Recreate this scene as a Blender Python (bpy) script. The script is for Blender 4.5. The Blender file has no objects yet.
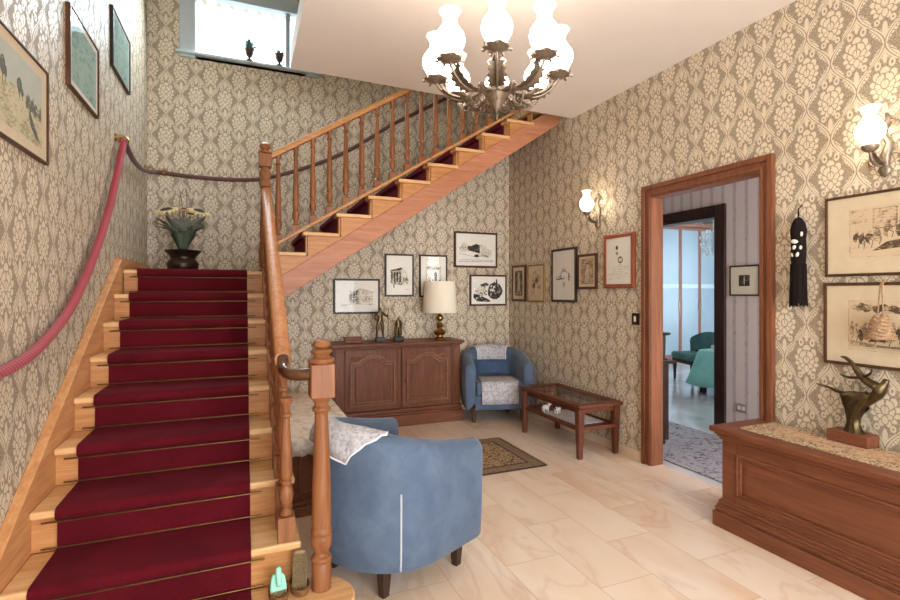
import bpy, bmesh, math, random
from math import sin, cos, pi, radians, sqrt, atan2
from mathutils import Vector, Matrix
random.seed(7)
scene = bpy.context.scene
col = scene.collection

# ------------------------------------------------------------------ mesh builder
class MB:
    def __init__(s): s.v = []; s.f = []; s.m = []
    def vert(s, p): s.v.append(tuple(p)); return len(s.v)-1
    def face(s, idx, mi=0): s.f.append(tuple(idx)); s.m.append(mi)
    def poly(s, pts, mi=0): s.face([s.vert(p) for p in pts], mi)
    def box(s, x0, x1, y0, y1, z0, z1, mi=0):
        b = len(s.v)
        for z in (z0, z1):
            for (x, y) in ((x0, y0), (x1, y0), (x1, y1), (x0, y1)): s.v.append((x, y, z))
        for q in ((0,3,2,1), (4,5,6,7), (0,1,5,4), (1,2,6,5), (2,3,7,6), (3,0,4,7)):
            s.face([b+i for i in q], mi)
        return s
    def frustum(s, cx, cy, z0, z1, a0, b0, a1, b1, mi=0, dx=0, dy=0):
        b = len(s.v)
        for (z, a, c, ox, oy) in ((z0, a0, b0, 0, 0), (z1, a1, b1, dx, dy)):
            for (sx, sy) in ((-1,-1), (1,-1), (1,1), (-1,1)): s.v.append((cx+ox+sx*a, cy+oy+sy*c, z))
        for q in ((0,3,2,1), (4,5,6,7), (0,1,5,4), (1,2,6,5), (2,3,7,6), (3,0,4,7)):
            s.face([b+i for i in q], mi)
        return s
    def prism(s, poly, axis, a0, a1, mi=0):
        # poly lies in the two other axes, in order (x,y)->z, (x,z)->y, (y,z)->x
        def mk(p, a):
            if axis == 'z': return (p[0], p[1], a)
            if axis == 'y': return (p[0], a, p[1])
            return (a, p[0], p[1])
        n = len(poly); b = len(s.v)
        for a in (a0, a1):
            for p in poly: s.v.append(mk(p, a))
        s.face([b+i for i in range(n)][::-1], mi); s.face([b+n+i for i in range(n)], mi)
        for i in range(n):
            j = (i+1) % n
            s.face((b+i, b+j, b+n+j, b+n+i), mi)
        return s
    def lathe(s, prof, c=(0,0,0), n=16, mi=0, cap=True, sx=1, sy=1, fn=None):
        b = len(s.v)
        for (r, z) in prof:
            for i in range(n):
                a = 2*pi*i/n
                rr = r*(fn(a, z) if fn else 1)
                s.v.append((c[0]+rr*cos(a)*sx, c[1]+rr*sin(a)*sy, c[2]+z))
        for k in range(len(prof)-1):
            for i in range(n):
                j = (i+1) % n
                s.face((b+k*n+i, b+k*n+j, b+(k+1)*n+j, b+(k+1)*n+i), mi)
        if cap:
            s.face([b+i for i in range(n)][::-1], mi)
            s.face([b+(len(prof)-1)*n+i for i in range(n)], mi)
        return s
    def tube(s, pts, r, n=8, mi=0, cap=True, flat=1.0, up=None):
        pts = [Vector(p) for p in pts]; N = len(pts)
        rs = r if isinstance(r, (list, tuple)) else [r]*N
        b = len(s.v); prev = None
        for k in range(N):
            t = (pts[min(k+1, N-1)]-pts[max(k-1, 0)])
            if t.length < 1e-9: t = Vector((0,0,1))
            t.normalize()
            if prev is None:
                u0 = Vector(up) if up else (Vector((0,0,1)) if abs(t.z) < .9 else Vector((1,0,0)))
                x = u0-t*u0.dot(t); x.normalize()
            else:
                x = prev-t*prev.dot(t)
                if x.length < 1e-6: x = Vector((1,0,0))
                x.normalize()
            prev = x; y = t.cross(x)
            for i in range(n):
                a = 2*pi*i/n
                s.v.append(tuple(pts[k]+x*(cos(a)*rs[k]*flat)+y*(sin(a)*rs[k])))
        for k in range(N-1):
            for i in range(n):
                j = (i+1) % n
                s.face((b+k*n+i, b+k*n+j, b+(k+1)*n+j, b+(k+1)*n+i), mi)
        if cap:
            s.face([b+i for i in range(n)][::-1], mi)
            s.face([b+(N-1)*n+i for i in range(n)], mi)
        return s
    def grid(s, rows, mi=0, close=False):
        b = len(s.v); n = len(rows[0])
        for r in rows:
            for p in r: s.v.append(tuple(p))
        for k in range(len(rows)-1):
            for i in range(n if close else n-1):
                j = (i+1) % n
                s.face((b+k*n+i, b+k*n+j, b+(k+1)*n+j, b+(k+1)*n+i), mi)
        return s
    def ball(s, c, r, n=12, mi=0, sz=1.0, sx=1.0, sy=1.0):
        m = max(4, n//2)
        prof = [(r*sin(pi*i/m), -r*cos(pi*i/m)*sz) for i in range(m+1)]
        prof[0] = (r*.02, prof[0][1]); prof[-1] = (r*.02, prof[-1][1])
        return s.lathe(prof, c, n, mi, sx=sx, sy=sy)
    def xform(s, M, start=0):
        for i in range(start, len(s.v)): s.v[i] = tuple(M @ Vector(s.v[i]))
        return s
    def build(s, name, mats, parent=None, off=(0,0,0), smooth=0, bevel=0, seg=2, solid=0, sub=0):
        me = bpy.data.meshes.new(name)
        vs = [(p[0]-off[0], p[1]-off[1], p[2]-off[2]) for p in s.v]
        me.from_pydata(vs, [], s.f)
        mats = mats if isinstance(mats, (list, tuple)) else [mats]
        for m in mats: me.materials.append(m)
        me.polygons.foreach_set('material_index', s.m)
        bm = bmesh.new(); bm.from_mesh(me); bmesh.ops.recalc_face_normals(bm, faces=bm.faces); bm.to_mesh(me); bm.free()
        if smooth:
            me.polygons.foreach_set('use_smooth', [True]*len(me.polygons))
            if smooth < 180: me.set_sharp_from_angle(angle=radians(smooth))
        me.update()
        o = bpy.data.objects.new(name, me); col.objects.link(o)
        if parent: o.parent = parent
        if solid:
            md = o.modifiers.new('solid', 'SOLIDIFY'); md.thickness = solid; md.offset = 0
        if bevel:
            md = o.modifiers.new('bevel', 'BEVEL'); md.width = bevel; md.segments = seg; md.limit_method = 'ANGLE'; md.angle_limit = radians(40)
        if sub:
            md = o.modifiers.new('sub', 'SUBSURF'); md.levels = sub; md.render_levels = sub
        return o

def tag(o, label=None, cat=None, group=None, kind=None):
    if label: o['label'] = label
    if cat: o['category'] = cat
    if group: o['group'] = group
    if kind: o['kind'] = kind
    return o
def thing(name, label, cat, loc=(0,0,0), rotz=0, group=None):
    o = bpy.data.objects.new(name, None); col.objects.link(o)
    o.location = loc; o.rotation_euler = (0,0,rotz); o.empty_display_size = .1
    return tag(o, label, cat, group)
def struct(name, mb, mats, **k):
    o = mb.build(name, mats, **k); o['kind'] = 'structure'; return o
def copy_tree(o, parent=None):
    c = o.copy(); col.objects.link(c)
    if parent is not None: c.parent = parent
    for ch in list(o.children): copy_tree(ch, c)
    return c
def skin(name, pts, edges, radii, m, parent=None, sub=2, root=0):
    me = bpy.data.meshes.new(name); me.from_pydata(pts, edges, []); me.materials.append(m)
    o = bpy.data.objects.new(name, me); col.objects.link(o)
    if parent: o.parent = parent
    o.modifiers.new('skin', 'SKIN').use_smooth_shade = True
    sv = me.skin_vertices[0].data
    for i, r in enumerate(radii):
        sv[i].radius = (r, r) if not isinstance(r, tuple) else r
        sv[i].use_root = (i == root)
    md = o.modifiers.new('sub', 'SUBSURF'); md.levels = sub; md.render_levels = sub
    return o

# ------------------------------------------------------------------ node expression helper
class E:
    def __init__(s, nt, sock): s.nt = nt; s.s = sock
    def _op(s, op, *o, clamp=False):
        n = s.nt.nodes.new('ShaderNodeMath'); n.operation = op; n.use_clamp = clamp
        for i, a in enumerate((s,)+o):
            if isinstance(a, E): s.nt.links.new(a.s, n.inputs[i])
            else: n.inputs[i].default_value = a
        return E(s.nt, n.outputs[0])
    def __add__(s, o): return s._op('ADD', o)
    __radd__ = __add__
    def __sub__(s, o): return s._op('SUBTRACT', o)
    def __rsub__(s, o): return s._op('MULTIPLY', -1.0)._op('ADD', o)
    def __mul__(s, o): return s._op('MULTIPLY', o)
    __rmul__ = __mul__
    def __truediv__(s, o): return s._op('DIVIDE', o)
    def abs(s): return s._op('ABSOLUTE')
    def sin(s): return s._op('SINE')
    def cos(s): return s._op('COSINE')
    def floor(s): return s._op('FLOOR')
    def fract(s): return s._op('FRACT')
    def sqrt(s): return s._op('SQRT')
    def atan2(s, o): return s._op('ARCTAN2', o)
    def min(s, o): return s._op('MINIMUM', o)
    def max(s, o): return s._op('MAXIMUM', o)
    def lt(s, o): return s._op('LESS_THAN', o)
    def gt(s, o): return s._op('GREATER_THAN', o)
    def pow(s, o): return s._op('POWER', o)
    def wrap(s): return (s+.5).fract()-.5
    def step(s, e, w):  # 1 where s < e, soft over w
        n = s.nt.nodes.new('ShaderNodeMapRange'); n.interpolation_type = 'SMOOTHSTEP'
        s.nt.links.new(s.s, n.inputs[0])
        for i, vv in ((1, -w), (2, w), (3, 1.0), (4, 0.0)): n.inputs[i].default_value = vv
        if isinstance(e, E): 
            d = s-e; s.nt.links.new(d.s, n.inputs[0])
        else:
            n.inputs[1].default_value = e-w; n.inputs[2].default_value = e+w
        return E(s.nt, n.outputs[0])
    def mixf(s, a, b):  # a where 0, b where 1
        return a*(1-s)+b*s if isinstance(a, E) or isinstance(b, E) else s*(b-a)+a

def newmat(name):
    m = bpy.data.materials.new(name); m.use_nodes = True
    nt = m.node_tree; b = nt.nodes['Principled BSDF']
    return m, nt, b
def coords(nt, kind='Object'):
    t = nt.nodes.new('ShaderNodeTexCoord'); x = nt.nodes.new('ShaderNodeSeparateXYZ')
    nt.links.new(t.outputs[kind], x.inputs[0])
    return t.outputs[kind], [E(nt, x.outputs[i]) for i in range(3)]
def noise(nt, vec, scale=(1,1,1), s=5, detail=3, rough=.5, dist=0):
    mp = nt.nodes.new('ShaderNodeMapping'); mp.inputs['Scale'].default_value = scale
    nt.links.new(vec, mp.inputs[0])
    n = nt.nodes.new('ShaderNodeTexNoise'); n.inputs['Scale'].default_value = s
    n.inputs['Detail'].default_value = detail; n.inputs['Roughness'].default_value = rough; n.inputs['Distortion'].default_value = dist
    nt.links.new(mp.outputs[0], n.inputs['Vector'])
    return E(nt, n.outputs[0])
def ramp(nt, fac, stops):
    r = nt.nodes.new('ShaderNodeValToRGB'); e = r.color_ramp.elements
    while len(e) < len(stops): e.new(.5)
    for k, (p, c) in enumerate(stops): e[k].position = p; e[k].color = (*c, 1)
    nt.links.new(fac.s, r.inputs[0]); return r.outputs[0]
def mixc(nt, fac, a, b):
    n = nt.nodes.new('ShaderNodeMix'); n.data_type = 'RGBA'
    if isinstance(fac, E): nt.links.new(fac.s, n.inputs[0])
    else: n.inputs[0].default_value = fac
    for i, c in ((6, a), (7, b)):
        if isinstance(c, tuple): n.inputs[i].default_value = (*c, 1)
        else: nt.links.new(c, n.inputs[i])
    return n.outputs[2]
def bump(nt, b, fac, strength=.3, dist=.01):
    n = nt.nodes.new('ShaderNodeBump'); n.inputs['Strength'].default_value = strength; n.inputs['Distance'].default_value = dist
    nt.links.new(fac.s, n.inputs['Height']); nt.links.new(n.outputs[0], b.inputs['Normal'])
def S(r, g, b):  # sRGB 0..255 to linear
    return tuple((c/255/12.92) if c/255 <= .04045 else ((c/255+.055)/1.055)**2.4 for c in (r, g, b))
def flat(name, c, rough=.6, metal=0, spec=.5, var=.12, vs=20):
    m, nt, b = newmat(name)
    v, _ = coords(nt)
    f = noise(nt, v, s=vs, detail=4)
    lo = tuple(x*(1-var) for x in c); hi = tuple(min(1, x*(1+var)) for x in c)
    nt.links.new(ramp(nt, f, [(.3, lo), (.7, hi)]), b.inputs['Base Color'])
    b.inputs['Roughness'].default_value = rough; b.inputs['Metallic'].default_value = metal; b.inputs['Specular IOR Level'].default_value = spec
    return m
def wood(name, lo, hi, axis='z', rough=.45, coat=.06, s=1.0, gs=1.0):
    m, nt, b = newmat(name)
    v, _ = coords(nt)
    sc = {'x': (1.2, 14, 14), 'y': (14, 1.2, 14), 'z': (14, 14, 1.2)}[axis]
    f = noise(nt, v, scale=sc, s=2.5*s, detail=5, rough=.62, dist=.6)
    f2 = noise(nt, v, scale=tuple(q*5 for q in sc), s=2.5*s, detail=2)
    g = f*.8+f2*.2*gs
    nt.links.new(ramp(nt, g, [(.30, lo), (.52, tuple((a+c)/2 for a, c in zip(lo, hi))), (.72, hi)]), b.inputs['Base Color'])
    b.inputs['Roughness'].default_value = rough; b.inputs['Specular IOR Level'].default_value = .25
    b.inputs['Coat Weight'].default_value = coat; b.inputs['Coat Roughness'].default_value = .25
    bump(nt, b, g, .08, .004)
    return m
def glassy(name, tint=(1,1,1), refl=.06):
    m, nt, b = newmat(name); nt.nodes.remove(b)
    out = nt.nodes['Material Output']
    tr = nt.nodes.new('ShaderNodeBsdfTransparent'); tr.inputs[0].default_value = (*tint, 1)
    gl = nt.nodes.new('ShaderNodeBsdfGlossy'); gl.inputs['Roughness'].default_value = .03
    fr = nt.nodes.new('ShaderNodeLayerWeight'); fr.inputs[0].default_value = .25
    mx = nt.nodes.new('ShaderNodeMixShader')
    f = E(nt, fr.outputs['Fresnel'])*.38+refl*.2
    nt.links.new(f.s, mx.inputs[0]); nt.links.new(tr.outputs[0], mx.inputs[1]); nt.links.new(gl.outputs[0], mx.inputs[2])
    nt.links.new(mx.outputs[0], out.inputs[0])
    return m
def emit(name, c, strength, base=(.8,.8,.8)):
    m, nt, b = newmat(name)
    b.inputs['Base Color'].default_value = (*base, 1)
    b.inputs['Emission Color'].default_value = (*c, 1); b.inputs['Emission Strength'].default_value = strength
    b.inputs['Roughness'].default_value = .3
    return m

# ------------------------------------------------------------------ wallpaper
def damask(name, axis, ph, z0=.765, W=.248, H=.405, cream=S(220,204,178), ground=S(147,130,109)):
    m, nt, b = newmat(name)
    v, xyz = coords(nt)
    u = xyz[axis]; w = xyz[2]
    a1 = ((u-ph)/W).wrap(); v1 = ((w-z0)/H).wrap()
    a2 = ((u-ph)/W+.5).wrap(); v2 = ((w-z0)/H+.5).wrap()
    hw = ((v1*(2*pi)).cos()*.5+.5)*.5          # half width of ogee A in cells
    inA = a1.abs().lt(hw)
    p = inA.mixf(a2, a1)*W; q = inA.mixf(v2, v1)*H     # metres from the owning flower centre
    pa = p.abs()
    hwq = ((q*(2*pi/H)).cos()*.5+.5)*(.5*W)
    d = hwq-pa                                    # distance inside the ogee border
    # layered peony-like flower, petals radiating from low in the bloom
    qq = q+.016
    ang = pa.atan2(qq)
    r = ((p/.064)*(p/.064)+(q/.084)*(q/.084)).sqrt()
    c11 = (ang*5.5).cos().abs()
    c7 = (ang*3.5).sin().abs()
    outer = r.step(c11*.22+.80, .04)*c11.gt(.26)*(r-.62-c7*.08).abs().gt(.035)
    innerp = c7.gt(.24)
    fl = r.gt(.62).mixf(innerp, c11.gt(.26))*outer.max(r.lt(.60))*(r-.28).abs().gt(.035)
    fl = fl*(r-.62-c7*.08).abs().gt(.035)
    bulb = ((p/.013)*(p/.013)+((q+.050)/.020)*((q+.050)/.020)).sqrt()
    fl = (fl*bulb.gt(1.25)).max(bulb.step(1.0, .12))
    # feathered leaves running along the ogee
    env = ((q.abs()/.101).fract()*pi).sin()
    sc = (((q+pa*.6)*(2*pi/.023)).sin())*.003+env*.026+.006
    leaf = (d-.003).gt(0)*d.step(sc, .003)
    vein = (d-.014).abs().gt(.0018)
    nick = (((q-pa*.9)*(2*pi/.023)).sin()).gt(-.72).max(d.lt(.012))
    leaf = leaf*vein*nick*((q/.202).abs().lt(.93))
    # curls and bells over and under the flower
    e2 = (((pa-.030)/.014)*((pa-.030)/.014)+((q-.098)/.022)*((q-.098)/.022)).sqrt()
    e2 = e2.step(1.0, .15)*e2.gt(.42)
    e3 = (((pa-.034)/.013)*((pa-.034)/.013)+((q+.088)/.017)*((q+.088)/.017)).sqrt()
    e3 = e3.step(1.0, .15)*e3.gt(.38)
    e1 = ((p/.012)*(p/.012)+((q+.128)/.036)*((q+.128)/.036)).sqrt().step(1.0, .15)
    e4 = ((p/.010)*(p/.010)+((q-.130)/.028)*((q-.130)/.028)).sqrt().step(1.0, .15)
    f = fl.max(leaf).max(e1).max(e2).max(e3).max(e4)
    sp = noise(nt, v, s=190, detail=1).gt(.56)*.5
    f = f.max(sp)
    tone = noise(nt, v, s=2.0, detail=2)
    fine = noise(nt, v, s=320, detail=1)
    f = f*(fine*.35+.80)
    cc = mixc(nt, f._op('MINIMUM', 1.0), ground, cream)
    hs = nt.nodes.new('ShaderNodeHueSaturation'); nt.links.new(cc, hs.inputs['Color'])
    nt.links.new((tone*.25+.87).s, hs.inputs['Value'])
    nt.links.new(hs.outputs[0], b.inputs['Base Color'])
    nt.links.new((f*-.25+.72).s, b.inputs['Roughness'])
    b.inputs['Specular IOR Level'].default_value = .35
    bump(nt, b, f, .25, .002)
    return m
# ------------------------------------------------------------------ materials
M = {}
M['paper_left'] = damask('damask_left', 1, 2.432)
M['paper_right'] = damask('damask_right', 1, 1.946)
M['paper_back'] = damask('damask_back', 0, 1.829)
def marble_floor():
    m, nt, b = newmat('marble_tiles')
    v, (x, y, z) = coords(nt)
    TX, TY = .308, .65
    cx = ((x-1.505)/TX); ix = cx.floor()
    par = (ix*.5).fract()                          # 0 or .5
    cy = ((y-2.48)/TY+par); iy = cy.floor()
    fx = (cx.wrap()).abs()*TX; fy = (cy.wrap()).abs()*TY     # distance to joint centred on integers
    joint = fx.min(fy).step(.0022, .0014)
    cell = nt.nodes.new('ShaderNodeCombineXYZ')
    nt.links.new((ix*7.31+iy*3.17).s, cell.inputs[0]); nt.links.new((iy*5.77-ix*2.9).s, cell.inputs[1])
    wn = nt.nodes.new('ShaderNodeTexWhiteNoise'); nt.links.new(cell.outputs[0], wn.inputs[0])
    rnd = E(nt, wn.outputs[0])
    add = nt.nodes.new('ShaderNodeVectorMath'); add.operation = 'ADD'
    sc = nt.nodes.new('ShaderNodeVectorMath'); sc.operation = 'SCALE'; sc.inputs['Scale'].default_value = 9.0
    nt.links.new(cell.outputs[0], sc.inputs[0]); nt.links.new(v, add.inputs[0]); nt.links.new(sc.outputs[0], add.inputs[1])
    n1 = noise(nt, add.outputs[0], scale=(1,.55,1), s=2.2, detail=4, rough=.5, dist=.5)
    n2 = noise(nt, add.outputs[0], scale=(1,.4,1), s=2.0, detail=4, rough=.55, dist=.5)
    base = ramp(nt, n1, [(.28, S(221,184,152)), (.45, S(231,205,180)), (.60, S(237,217,198)), (.78, S(232,201,179))])
    vein = (n2-.5).abs().step(.010, .02)*.34
    c = mixc(nt, vein, base, S(196,134,98))
    grey = (n1-.63).abs().step(.008, .02)*.25
    c = mixc(nt, grey, c, S(150,135,115))
    c = mixc(nt, rnd*.35, c, S(240,222,196))
    c = mixc(nt, joint*.6, c, S(190,160,132))
    nt.links.new(c, b.inputs['Base Color'])
    b.inputs['Roughness'].default_value = .22
    b.inputs['Specular IOR Level'].default_value = .45
    return m
M['marble'] = marble_floor()
def hall_floor():
    m, nt, b = newmat('pale_polished_floor')
    v, (x, y, z) = coords(nt)
    n1 = noise(nt, v, s=2.5, detail=5, dist=1.2)
    c = ramp(nt, n1, [(.3, S(190,186,188)), (.7, S(216,212,212))])
    j = ((x/.6).wrap().abs()*.6).min((y/.6).wrap().abs()*.6).step(.0025, .002)
    c = mixc(nt, j*.4, c, S(150,146,150))
    nt.links.new(c, b.inputs['Base Color']); b.inputs['Roughness'].default_value = .13
    return m
M['hallfloor'] = hall_floor()
M['plaster'] = flat('white_plaster', S(233,222,212), .85, var=.02, vs=3)
M['skirt'] = flat('beige_marble_skirting', S(222,196,166), .35, var=.06, vs=8)
M['oak_x'] = wood('oak_along_x', S(166,106,58), S(212,154,98), 'x')
M['oak_y'] = wood('oak_along_y', S(178,116,70), S(222,164,110), 'y')
M['oak_z'] = wood('oak_along_z', S(160,98,56), S(208,148,96), 'z')
M['oak_tread'] = wood('oak_tread', S(196,142,88), S(236,192,138), 'x', rough=.4, coat=.06)
M['oak_red'] = wood('oak_red_stringer', S(160,100,70), S(198,136,100), 'x')
M['turned'] = wood('turned_wood', S(112,66,38), S(160,104,64), 'z', rough=.44, coat=.06)
M['darkrail'] = wood('dark_rail', S(70,42,26), S(112,72,46), 'y', rough=.18, coat=.6)
M['mahog_z'] = wood('casing_mahogany', S(98,56,36), S(144,90,60), 'z', rough=.44, coat=.06)
M['mahog_y'] = wood('chest_mahogany', S(100,56,36), S(136,82,54), 'y', rough=.44, coat=.06)
M['walnut_x'] = wood('walnut_x', S(80,44,28), S(134,80,52), 'x', rough=.44, coat=.06)
M['walnut_z'] = wood('walnut_z', S(80,44,28), S(136,82,54), 'z', rough=.44, coat=.06)
M['walnut_light'] = wood('walnut_moulding', S(100,62,40), S(158,106,74), 'x', rough=.4, coat=.06)
M['table_wood'] = wood('red_brown_wood', S(78,40,26), S(118,66,44), 'y', rough=.44, coat=.06)
M['dark_wood'] = wood('dark_stained_wood', S(40,26,24), S(66,46,42), 'z', rough=.4)
M['black_wood'] = flat('black_lacquer', S(30,24,20), .35)
M['frame_black'] = flat('black_frame', S(38,30,26), .4)
M['frame_brown'] = wood('brown_frame', S(62,40,26), S(96,64,42), 'z', rough=.4)
M['frame_red'] = wood('red_frame', S(120,60,40), S(160,92,64), 'z', rough=.35)
M['frame_gold'] = flat('worn_gilt_frame', S(150,120,74), .45, .4)
M['brass'] = flat('aged_brass', S(176,140,82), .3, 1.0, var=.15)
M['brass_dark'] = flat('dark_brass', S(120,88,52), .32, 1.0, var=.2)
M['bronze'] = flat('bronze', S(92,76,52), .36, .9, var=.35, vs=30)
M['iron'] = flat('wrought_metal', S(142,126,108), .45, .7, var=.25, vs=60)
M['pewter'] = flat('pewter_bronze', S(70,56,46), .38, .7, var=.25)
M['rope_red'] = None
M['glass'] = glassy('picture_glass')
M['pane'] = glassy('window_glass', (.96,.98,1))
M['black_fabric'] = flat('black_thread', S(30,24,21), .9, spec=.1, vs=120)
M['shell'] = flat('shell_white', S(226,218,206), .3, vs=40)
M['stair_frame'] = flat('grey_painted_frame', S(176,186,186), .5, var=.03)
M['white_frame'] = flat('white_painted_frame', S(214,222,226), .5, var=.03)
def velvet(name, c, c2):
    m, nt, b = newmat(name)
    v, _ = coords(nt)
    n = noise(nt, v, s=7, detail=5, rough=.65, dist=.6); n2 = noise(nt, v, s=160, detail=1)
    nt.links.new(ramp(nt, n*.85+n2*.15, [(.3, c), (.7, c2)]), b.inputs['Base Color'])
    b.inputs['Roughness'].default_value = .9; b.inputs['Sheen Weight'].default_value = .22; b.inputs['Sheen Roughness'].default_value = .4
    b.inputs['Specular IOR Level'].default_value = .2
    bump(nt, b, n2, .15, .002)
    return m
M['blue'] = velvet('blue_velvet', S(76,90,110), S(97,111,131))
M['blue_dark'] = velvet('blue_velvet_cushion', S(58,74,100), S(76,94,122))
M['green_velvet'] = velvet('green_velvet', S(66,108,104), S(98,144,136))
M['mint'] = velvet('mint_cloth', S(134,204,188), S(162,222,208))
def runner_mat():
    m, nt, b = newmat('burgundy_carpet')
    v, _ = coords(nt)
    n = noise(nt, v, s=3.5, detail=4, dist=.8); n2 = noise(nt, v, s=220, detail=2)
    nt.links.new(ramp(nt, n*.55+n2*.45, [(.3, S(66,8,16)), (.7, S(98,18,28))]), b.inputs['Base Color'])
    b.inputs['Roughness'].default_value = .95; b.inputs['Sheen Weight'].default_value = .06; b.inputs['Sheen Tint'].default_value = (.8,.2,.3,1)
    b.inputs['Specular IOR Level'].default_value = .1
    bump(nt, b, n2, .4, .004)
    return m
M['carpet'] = runner_mat()
def rope_mat(name, c, c2):
    m, nt, b = newmat(name)
    v, (x, y, z) = coords(nt)
    n = ((y*240+z*330+x*280)).sin()*.5+.5
    nt.links.new(ramp(nt, n, [(.15, c), (.7, c2)]), b.inputs['Base Color'])
    b.inputs['Roughness'].default_value = .7; b.inputs['Sheen Weight'].default_value = .1
    bump(nt, b, n, .3, .002)
    return m
M['rope_red'] = rope_mat('red_rope', S(138,32,44), S(176,58,66))
M['rope_brown'] = rope_mat('brown_red_rope', S(78,42,36), S(112,66,58))
def lace_mat(name, base, dark, s=70, thr=.55):
    m, nt, b = newmat(name)
    v, _ = coords(nt)
    n = noise(nt, v, s=s, detail=3, rough=.6); n2 = noise(nt, v, s=9, detail=2)
    vo = nt.nodes.new('ShaderNodeTexVoronoi'); vo.inputs['Scale'].default_value = s*.6; nt.links.new(v, vo.inputs['Vector'])
    f = (n-thr).gt(0)*.5+E(nt, vo.outputs[0]).gt(.55)*.4
    f = f*(n2*1.2+.2)
    nt.links.new(mixc(nt, f._op('MINIMUM', 1.0), base, dark), b.inputs['Base Color'])
    b.inputs['Roughness'].default_value = .95
    bump(nt, b, n, .4, .003)
    return m
M['lace'] = lace_mat('grey_lace', S(200,196,196), S(122,120,130))
M['cream_cloth'] = lace_mat('cream_openwork_cloth', S(244,238,224), S(172,160,138), 34, .64)
M['lace_hem'] = flat('white_scalloped_hem', S(236,234,230), .9)
def tapestry(name, pale, mid, dark, s=26):
    m, nt, b = newmat(name)
    v, _ = coords(nt)
    n = noise(nt, v, s=s, detail=3, dist=2.5); n2 = noise(nt, v, s=s*2.2, detail=2, dist=1)
    nt.links.new(ramp(nt, n*.7+n2*.3, [(.40, dark), (.46, mid), (.54, pale), (.62, mid)]), b.inputs['Base Color'])
    b.inputs['Roughness'].default_value = .9
    bump(nt, b, n2, .3, .003)
    return m
M['tap_border'] = tapestry('embroidered_border', S(222,198,162), S(146,110,76), S(62,40,30), 34)
M['tap_field'] = tapestry('woven_field', S(204,170,136), S(186,150,116), S(150,114,86), 16)
M['rug_field'] = tapestry('rug_field', S(192,166,126), S(128,96,66), S(52,36,30), 20)
M['rug_border'] = tapestry('rug_border', S(150,126,96), S(126,102,78), S(92,72,56), 40)
M['rug_line'] = flat('rug_dark_line', S(58,44,38), .95)
M['rug_grey'] = tapestry('grey_rug', S(176,172,178), S(150,148,158), S(98,98,112), 9)
M['rug_grey'].node_tree.nodes['Principled BSDF'].inputs['Roughness'].default_value = .95
# papers and inks
M['mat_white'] = flat('white_mat_board', S(236,230,216), .9, var=.02)
M['mat_cream'] = flat('cream_mat_board', S(224,206,176), .9, var=.03)
M['paper_white'] = flat('white_paper', S(238,232,220), .9, var=.03)
M['paper_cream'] = flat('aged_paper', S(222,200,168), .9, var=.05, vs=6)
M['paper_grey'] = flat('grey_sheet', S(196,200,188), .9, var=.05, vs=6)
M['paper_green'] = flat('green_grey_sheet', S(160,188,174), .9, var=.12, vs=5)
def ink(name, paper, inkc, thr, s=90):
    m, nt, b = newmat(name)
    v, _ = coords(nt)
    n = noise(nt, v, scale=(1,1,2.2), s=s, detail=3, rough=.7); n2 = noise(nt, v, s=s*.25, detail=2)
    f = (n*.65+n2*.35).step(thr, .06)
    nt.links.new(mixc(nt, f, paper, inkc), b.inputs['Base Color']); b.inputs['Roughness'].default_value = .9
    return m
IP = S(230,220,200)
M['ink_d'] = ink('ink_dark_hatch', IP, S(52,46,42), .60)
M['ink_m'] = ink('ink_mid_hatch', IP, S(88,78,70), .49)
M['ink_l'] = ink('ink_light_hatch', IP, S(150,138,120), .44)
M['sepia_d'] = ink('sepia_dark', S(205,178,142), S(96,74,56), .57)
M['sepia_m'] = ink('sepia_mid', S(214,190,156), S(134,108,82), .50)
M['sepia_l'] = ink('sepia_light', S(222,198,166), S(160,132,102), .45)
M['line'] = flat('ink_line', S(70,62,56), .9)
M['tree_ink'] = ink('cypress_wash', S(190,186,168), S(104,108,96), .60, 40)
M['field_ink'] = ink('field_wash', S(214,204,172), S(172,160,120), .46, 40)
M['green_ink'] = ink('green_wash', S(164,192,178), S(132,160,148), .46, 20)
M['lampshade'] = None
m, nt, b = newmat('cream_lampshade'); b.inputs['Base Color'].default_value = (*S(244,232,208), 1); b.inputs['Roughness'].default_value = .9
v_, _ = coords(nt); bump(nt, b, noise(nt, v_, s=200, detail=1), .1, .002)
M['lampshade'] = m
M['globe'] = emit('lit_opal_glass', (1.0,.90,.80), 10, (.9,.85,.75))
M['globe_rim'] = emit('opal_glass_rim', (1.0,.84,.66), .75, (.9,.8,.65))
M['sconce_globe'] = emit('lit_sconce_glass', (1.0,.86,.68), 13, (.9,.85,.75))
M['crystal'] = None
m, nt, b = newmat('crystal_drops'); b.inputs['Base Color'].default_value = (.92,.97,1,1); b.inputs['Roughness'].default_value = .12; b.inputs['Metallic'].default_value = 0
b.inputs['Specular IOR Level'].default_value = 1.0
M['crystal'] = m
def stripe_paper():
    m, nt, b = newmat('lilac_striped_wallpaper')
    v, (x, y, z) = coords(nt)
    s = ((y+x)/.12).wrap().abs()
    n = noise(nt, v, scale=(1,1,.35), s=60, detail=3)
    f = s.step(.13, .04)*.5+n.gt(.60)*.35*s.step(.2, .05)
    nt.links.new(mixc(nt, f, S(206,196,198), S(150,140,146)), b.inputs['Base Color']); b.inputs['Roughness'].default_value = .8
    return m
M['paper_hall'] = stripe_paper()
M['wardrobe_panel'] = flat('pale_panel', S(170,184,194), .35, var=.04, vs=2)
M['wardrobe_wood'] = wood('wardrobe_wood', S(150,98,84), S(186,134,112), 'z')
M['mint_plastic'] = flat('mint_plastic', S(132,196,172), .35, var=.03)
M['bristle'] = flat('tan_bristle', S(150,128,92), .9, var=.3, vs=120)
M['brush_wood'] = wood('brush_wood', S(120,96,62), S(160,132,92), 'z', rough=.6)
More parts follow.
